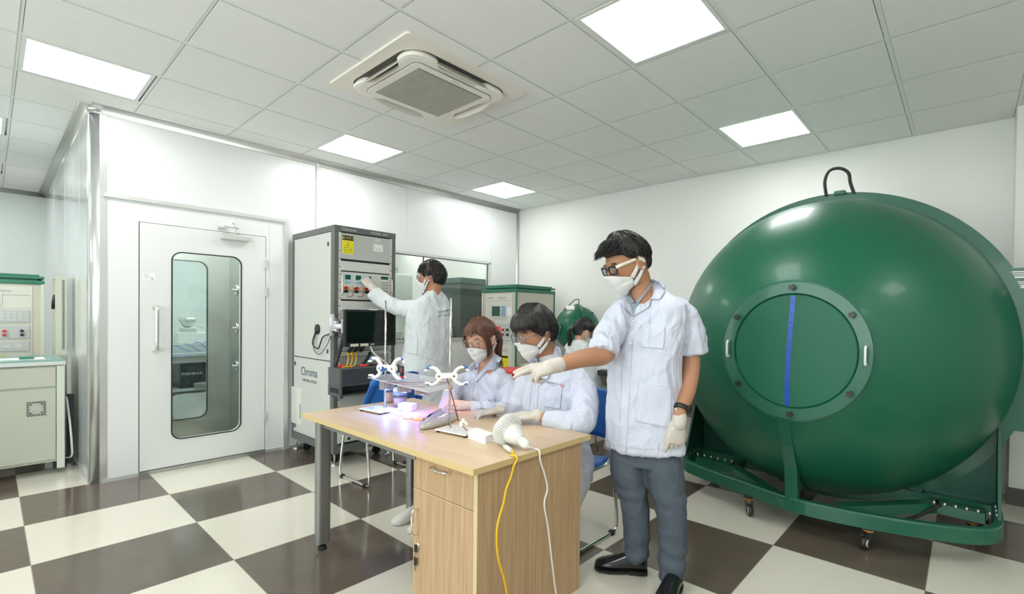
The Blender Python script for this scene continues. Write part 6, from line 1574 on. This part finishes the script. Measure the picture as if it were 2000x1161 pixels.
for k in range(90):
    o = Vector((random.uniform(-.018, .018), random.uniform(-.022, .022), random.uniform(-.012, .012)))
    lock(hb, Hg, [p+o*(.3+.9*i/4) + Vector((0, 0, -.03*random.random()*(i == 4))) for i, p in enumerate(tail)], random.uniform(.003, .005))
hbo = build(hb, 'hair', hair_brown, gi)
face_mask(gi, Hg, .022); eyes(gi, Hg, hair_brown)
glasses(gi, Hg, mat('frame_copper', (.35, .20, .14), .25, .8), mat('frame_copper', (.35, .20, .14)), .050, .040, .0013, .106, .004, rr=.016, temple=.0011)
# ---------------------------------------------------------------- seated young man
hb_ = phi(30)
bo = Root('person', Vector((-1.80, 2.20, 0)), 'seated young man with thick black hair and glasses, white coat with chest logo', 'person')
Hb = head_matrix(C(1045, 653, 2.66), phi(50), 13, 0, 1.10)
body = MB(); add_head(body, Hb); nt_ = HT(Hb, (-.030, 0, -.06)); nb = C(1082, 712, 2.74)
limb(body, [nt_, (nt_+nb)/2, nb, C(1085, 745, 2.78)], [.060, .058, .060, .06])
torso(body, [(C(1078, 745, 2.80), .11, .06, hb_), (C(1075, 820, 2.78), .12, .08, hb_), (C(1080, 900, 2.78), .12, .09, hb_)])
lwr = C(1046, 812, 2.50)
BS1 = ([C(1108, 718, 2.77), C(1126, 735, 2.74), C(1140, 775, 2.64), C(1138, 822, 2.46), C(1105, 826, 2.46), C(1062, 818, 2.49)], [.045, .066, .074, .072, .060, .047])
BS2 = ([C(1050, 722, 2.80), C(1028, 738, 2.80), C(1016, 770, 2.80), C(1000, 800, 2.77), C(978, 801, 2.70)], [.045, .062, .060, .052, .041])
inner_arm(body, *BS1); inner_arm(body, *BS2); limb(body, [C(1070, 818, 2.49), lwr], [.028, .027])
bob = fuse(body, 'body', skin, bo, .0055, 3)
ct = MB()
torso(ct, [(C(x, y, d), a, b, hb_) for x, y, d, a, b in [(1084, 700, 2.78, .066, .055), (1082, 712, 2.78, .125, .072), (1080, 728, 2.78, .172, .092), (1078, 755, 2.78, .195, .115), (1077, 800, 2.77, .190, .125), (1080, 850, 2.77, .19, .13), (1088, 900, 2.76, .20, .15), (1092, 935, 2.76, .19, .16)]])
sleeve(ct, *BS1); sleeve(ct, *BS2)
limb(ct, [C(1110, 915, 2.72), C(1075, 925, 2.45), C(1045, 925, 2.35)], [.10, .09, .085]); limb(ct, [C(1060, 910, 2.75), C(1020, 915, 2.50), C(990, 915, 2.42)], [.10, .09, .085])
sleeve(ct, [C(1118, 860, 2.70), C(1126, 900, 2.66), C(1124, 945, 2.62), C(1116, 985, 2.58)], [.09, .095, .075, .05])
coatb = fuse(ct, 'lab_coat', coat_m, bo, .0075, 5, disp=lambda p, n: wrinkle(.013, 6.5, (1, 1, .5), 12)(p, n)+wrinkle(.004, 15, (1, 1, .7), 3)(p, n))
bvb = bvh_of(coatb, bob)
drape(bvb, [(1046, 700), (1090, 690), (1080, 702), (1062, 706), (1056, 712)], 'inner_shirt', mat('tee_white', (.70, .70, .70), .8), bo, .001, .003)
drape(bvb, [(1084, 672), (1094, 680), (1098, 696), (1082, 722), (1070, 740), (1056, 752), (1050, 744), (1064, 726), (1078, 700)], 'collar', coat_m, coatb, .007, .004)
drape(bvb, [(1044, 694), (1052, 706), (1046, 722), (1034, 712), (1030, 702)], 'collar', coat_m, coatb, .007, .004)
drape(bvb, [(1067, 750), (1098, 756), (1094, 800), (1062, 795)], 'chest_pocket', coat_m, coatb, .001, .0035)
for l_ in ([(1066, 757), (1097, 763)], [(1052, 752), (1050, 780), (1047, 806)], [(1040, 745), (1036, 775), (1033, 805)]): drape_line(bvb, l_, .0015, 'seam', coat_m, coatb)
drape_text(bvb, 'PHENIKAA', 1079, 749, 5.2, mat('navy_ink', (.01, .02, .07), .5), coatb, (1, .16), 'logo_lettering', .006, 1.0)
drape_text(bvb, 'UNIVERSITY', 1079, 753.5, 2.6, mat('navy_ink', (.01, .02, .07), .5), coatb, (1, .16), 'logo_lettering', .006, 1.0)
drape_text(bvb, 'ISE', 1098, 754, 7.6, redp, coatb, (1, .16), 'logo_letters', .006)
for x, y in ((1045, 760), (1042, 792)): button(bvb, x, y, coatb)
tr = MB(); limb(tr, [C(1045, 925, 2.35), Vector((-1.95, 1.62, .45)), Vector((-1.95, 1.70, .1))], [.08, .07, .05]); limb(tr, [C(990, 915, 2.42), Vector((-2.12, 1.66, .45)), Vector((-2.12, 1.72, .1))], [.08, .07, .05])
fuse(tr, 'trousers', jeans_m, bo, .008, 3, disp=wrinkle(.005, 9)); shoe(Vector((-1.95, 1.5, 0)), Vector((-1.95, 1.73, 0)), par=bo); shoe(Vector((-2.12, 1.52, 0)), Vector((-2.12, 1.75, 0)), par=bo)
gl = MB()
hp_ = C(975, 801, 2.69); 
hand(gl, hp_, atZ(922, 811, TZ+.012)-hp_, Vector((0, 0, -1)), [(0, 22, 16), (2, 24, 16), (4, 26, 16), (6, 26, 16)], side=-1, s=1.06, spread=1.2, thumb=(.35, .8, .35))
limb(gl, [C(985, 803, 2.71), hp_], [.032, .030]); fuse(gl, 'glove', glove_m, bo, .0032, 3, label='glove of the hand lying flat on the desk')
gl = MB()
hand(gl, lwr, C(1000, 812, 2.52)-lwr, Vector((0, 0, -1))+FW*.2, [(15, 25, 20)]*4, side=-1, s=1.08, spread=.1, thumb=(.8, .4, .3))
limb(gl, [lwr+RT*.014, lwr], [.034, .032]); gl.tube([lwr+RT*.008, lwr+RT*.022], [.036, .036], 16); fuse(gl, 'glove', glove_m, bo, .0032, 3)
style_b = [(0, .36), (40, .34), (62, .15), (80, -.06), (92, .10), (104, .10), (122, -.42), (180, -.55)]
hb = hair_cap(Hb, style_b, .018, .022, .003, .10); random.seed(31)
for k in range(240):
    az = random.uniform(-66, 66); top = surf(az*.4, .90, .028)
    lock(hb, Hb, [top, surf(az*.75, .70, .038), surf(az, .42, .034), surf(az*1.05, random.uniform(.17, .30), .018)], random.uniform(.0024, .0042))
for k in range(460):
    az = random.uniform(55, 305); el = random.uniform(.1, .97); a_ = az if az < 180 else 360-az; e2 = max(hairline(a_, style_b)-.02, el-.5)
    lock(hb, Hb, [surf(az, el, .018+.018*el), surf(az, (el+e2)/2, .022), surf(az, e2, .010)], random.uniform(.0025, .0042))
build(hb, 'hair', hair_black, bo)
face_mask(bo, Hb, .020); eyes(bo, Hb)
glasses(bo, Hb, mat('frame_silver', (.30, .30, .32), .25, .9), mat('frame_silver', (.30, .30, .32)), .052, .044, .0015, .108, .0, rr=.020, temple=.0013)
# ---------------------------------------------------------------- man working at the rack, seen from behind
hr_ = phi(128)
def CR(x, y, d): return C(x, y, d+.24*max(0, (4.25-d)/.3))
rm = Root('person', Vector((-3.58, 2.47, 0)), 'man in a long white coat seen from behind, reaching to the test rack panel', 'person')
DR = 3.95
Hr = head_matrix(CR(843, 543, 3.95), phi(100), 2, 0, 1.08)
body = MB(); add_head(body, Hr); nt_ = HT(Hr, (-.030, 0, -.06)); nb = CR(846, 583, 3.97)
limb(body, [nt_, (nt_+nb)/2, nb, CR(848, 600, 3.98)], [.058, .058, .062, .06])
torso(body, [(CR(846, 605, 3.97), .12, .06, hr_), (CR(836, 680, 3.97), .12, .07, hr_), (CR(832, 760, 3.97), .13, .08, hr_)])
hand_r = CR(725, 561, 4.12)
RS1 = ([CR(835, 594, 3.96), CR(812, 604, 3.93), CR(785, 604, 3.97), CR(757, 592, 4.03), CR(735, 577, 4.09), CR(729, 571, 4.11)], [.05, .085, .075, .070, .062, .060])
RS2 = ([CR(858, 598, 4.05), CR(866, 620, 4.10), CR(852, 680, 4.18), CR(825, 700, 4.2)], [.05, .07, .065, .05])
inner_arm(body, *RS1); inner_arm(body, *RS2); limb(body, [RS1[0][-1], hand_r], [.028, .026])
bor = fuse(body, 'body', skin, rm, .006, 3)
ct = MB()
torso(ct, [(CR(x, y, d), a, b, hr_) for x, y, d, a, b in [(848, 568, 3.98, .066, .060), (847, 574, 3.98, .085, .068), (846, 580, 3.98, .12, .07), (843, 592, 3.98, .18, .095), (838, 625, 3.98, .20, .13), (836, 665, 3.98, .195, .145), (832, 710, 3.98, .20, .15), (830, 760, 3.98, .215, .16), (830, 830, 3.98, .23, .17), (832, 860, 3.98, .24, .17)]])
sleeve(ct, *RS1); sleeve(ct, *RS2)
coatr = fuse(ct, 'lab_coat', coat_w, rm, .009, 5, disp=lambda p, n: wrinkle(.012, 5, (1, 1, .5), 20)(p, n)+wrinkle(.004, 14, (1, 1, .6), 5)(p, n))
bvr = bvh_of(coatr)
drape(bvr, [(792, 650), (816, 654), (815, 694), (795, 690)], 'side_pocket', coat_w, coatr, .001, .004)
for l_ in ([(793, 655), (815, 659)], [(842, 596), (838, 620), (826, 640)], [(795, 690), (850, 705), (872, 720)]): drape_line(bvr, l_, .002, 'seam', coat_w, coatr)
drape_text(bvr, 'KHOA ĐIỆN', 871, 608, 6.0, ink, coatr, (1, -.16), 'lettering', .006, .9); drape_text(bvr, 'KỸ THUẬT', 870, 616.5, 6.0, ink, coatr, (1, -.16), 'lettering', .006, .9)
gl = MB(); hand(gl, hand_r, CR(712, 544, 4.20)-hand_r, FW*.7-RT*.6+Vector((0, 0, -.2)), [(25, 35, 25), (30, 38, 28), (32, 40, 28), (34, 40, 28)], side=-1, s=1.05, spread=.1, thumb=(.8, .3, .4))
limb(gl, [hand_r+RT*.03+Vector((0, 0, -.02)), hand_r], [.032, .032]); fuse(gl, 'glove', glove_m, rm, .004, 3)
tr = MB(); bx0 = CR(832, 840, 3.98)
for s_ in (-1, 1):
    c_ = Vector((bx0.x, bx0.y, 0))+Vector((-sin(hr_), cos(hr_), 0))*.09*s_; limb(tr, [c_+Vector((0, 0, .78)), c_+Vector((0, 0, .45)), c_+Vector((0, 0, .10))], [.095, .075, .055]); shoe(c_+heading(hr_)*.17, c_-heading(hr_)*.08, par=rm)
fuse(tr, 'trousers', jeans_m, rm, .01, 3, disp=wrinkle(.006, 8))
style_r = [(0, .40), (40, .38), (60, .20), (78, -.05), (90, -.02), (102, .08), (122, -.45), (180, -.55)]
hb = hair_cap(Hr, style_r, .016, .016, .003); random.seed(41)
for k in range(320):
    az = random.uniform(0, 360); el = random.uniform(.2, .97); a_ = az if az < 180 else 360-az; e2 = max(hairline(a_, style_r), el-.4)
    lock(hb, Hr, [surf(az, el, .018+.014*el), surf(az, (el+e2)/2, .022), surf(az, e2, .010)], random.uniform(.0028, .0045))
build(hb, 'hair', hair_black, rm)
face_mask(rm, Hr, .028); eyes(rm, Hr)
glasses(rm, Hr, mat('frame_silver', (.30, .30, .32)), mat('frame_silver', (.30, .30, .32)), .050, .034, .0012, .104, .004, temple=.0012)
# ---------------------------------------------------------------- woman at the back table
hk = phi(-128)
bk = Root('person', Vector((-2.86, 3.72, 0)), 'woman with a dark ponytail and white coat working at the back table', 'person')
Hk = head_matrix(C(1140, 649, 4.70), phi(-112), 16, 0, 1.0)
body = MB(); add_head(body, Hk); nt_ = HT(Hk, (-.028, 0, -.06)); nb = C(1131, 676, 4.66)
limb(body, [nt_, (nt_+nb)/2, nb, C(1130, 690, 4.65)], [.048, .046, .048, .05])
torso(body, [(C(1132, 700, 4.66), .11, .06, hk), (C(1140, 760, 4.66), .11, .07, hk)])
inner_arm(body, [C(1146, 680, 4.70), C(1158, 698, 4.66), C(1168, 722, 4.62), C(1185, 724, 4.62), C(1202, 716, 4.66)], [.045, .06, .058, .055, .045])
fuse(body, 'body', skin_l, bk, .006, 3)
ct = MB()
torso(ct, [(C(x, y, d), a, b, hk) for x, y, d, a, b in [(1133, 663, 4.68, .06, .05), (1130, 670, 4.67, .12, .07), (1130, 680, 4.66, .165, .085), (1135, 705, 4.66, .18, .11), (1142, 740, 4.66, .17, .12), (1148, 775, 4.66, .19, .14)]])
sleeve(ct, [C(1146, 680, 4.70), C(1158, 698, 4.66), C(1168, 722, 4.62), C(1185, 724, 4.62), C(1202, 716, 4.66)], [.045, .06, .058, .055, .045])
sleeve(ct, [C(1120, 680, 4.66), C(1112, 700, 4.68), C(1120, 730, 4.75), C(1160, 735, 4.85)], [.045, .06, .055, .045])
limb(ct, [C(1150, 775, 4.66), C(1175, 772, 4.74), C(1192, 778, 4.80)], [.12, .10, .085])
coatk = fuse(ct, 'lab_coat', coat_w, bk, .009, 4, disp=wrinkle(.014, 7, (1, 1, .7), 33))
bvk = bvh_of(coatk); drape_text(bvk, 'KHOA', 1112, 692, 4.6, ink, coatk, (1, .1), 'lettering', .006)
tr = MB(); k1 = C(1192, 780, 4.80); limb(tr, [k1, k1+Vector((0, 0, -.12)), Vector((k1.x, k1.y, .1))], [.07, .065, .05]); fuse(tr, 'trousers', jeans_m, bk, .01, 3)
shoe(Vector((k1.x+.05, k1.y+.14, 0)), Vector((k1.x, k1.y-.06, 0)), 'shoe', wsh, bk)
style_k = [(0, .45), (40, .35), (70, .05), (90, .10), (103, .10), (125, -.45), (180, -.52)]
hb = hair_cap(Hk, style_k, .012, .010, .003); random.seed(51)
for k in range(110):
    az = random.uniform(40, 320); a2 = 180+(az-180)*.3; e0 = random.uniform(.2, .95)
    lock(hb, Hk, [surf(az, e0, .012), surf(lerp(az, a2, .5), e0*.5, .014), surf(a2, -.05, .016)], random.uniform(.004, .007))
for k in range(12):
    az = random.uniform(-75, -45)*random.choice((-1, 1)); lock(hb, Hk, [surf(az, .5, .014), surf(az, .1, .018), surf(az, -.35, .018)], .005)
tail = [surf(180, -.02, .01), surf(180, -.08, .045), surf(178, -.35, .06), surf(178, -.7, .06)+Vector((0, 0, -.03)), surf(178, -.8, .05)+Vector((0, 0, -.10))]
for k in range(40):
    o = Vector((random.uniform(-.02, .02), random.uniform(-.022, .022), random.uniform(-.01, .01)))
    lock(hb, Hk, [p+o*(.3+.9*i/4) + Vector((0, 0, -.04*random.random()*(i == 4))) for i, p in enumerate(tail)], random.uniform(.006, .009))
hk_ = build(hb, 'hair', hair_black, bk)
q = HT(Hk, surf(180, -.05, .034)); build(MB().box(q, (.02, .02, .014), None, .003), 'hair_clip', mat('clip_white', (.7, .7, .7), .3), hk_)
face_mask(bk, Hk, .020)
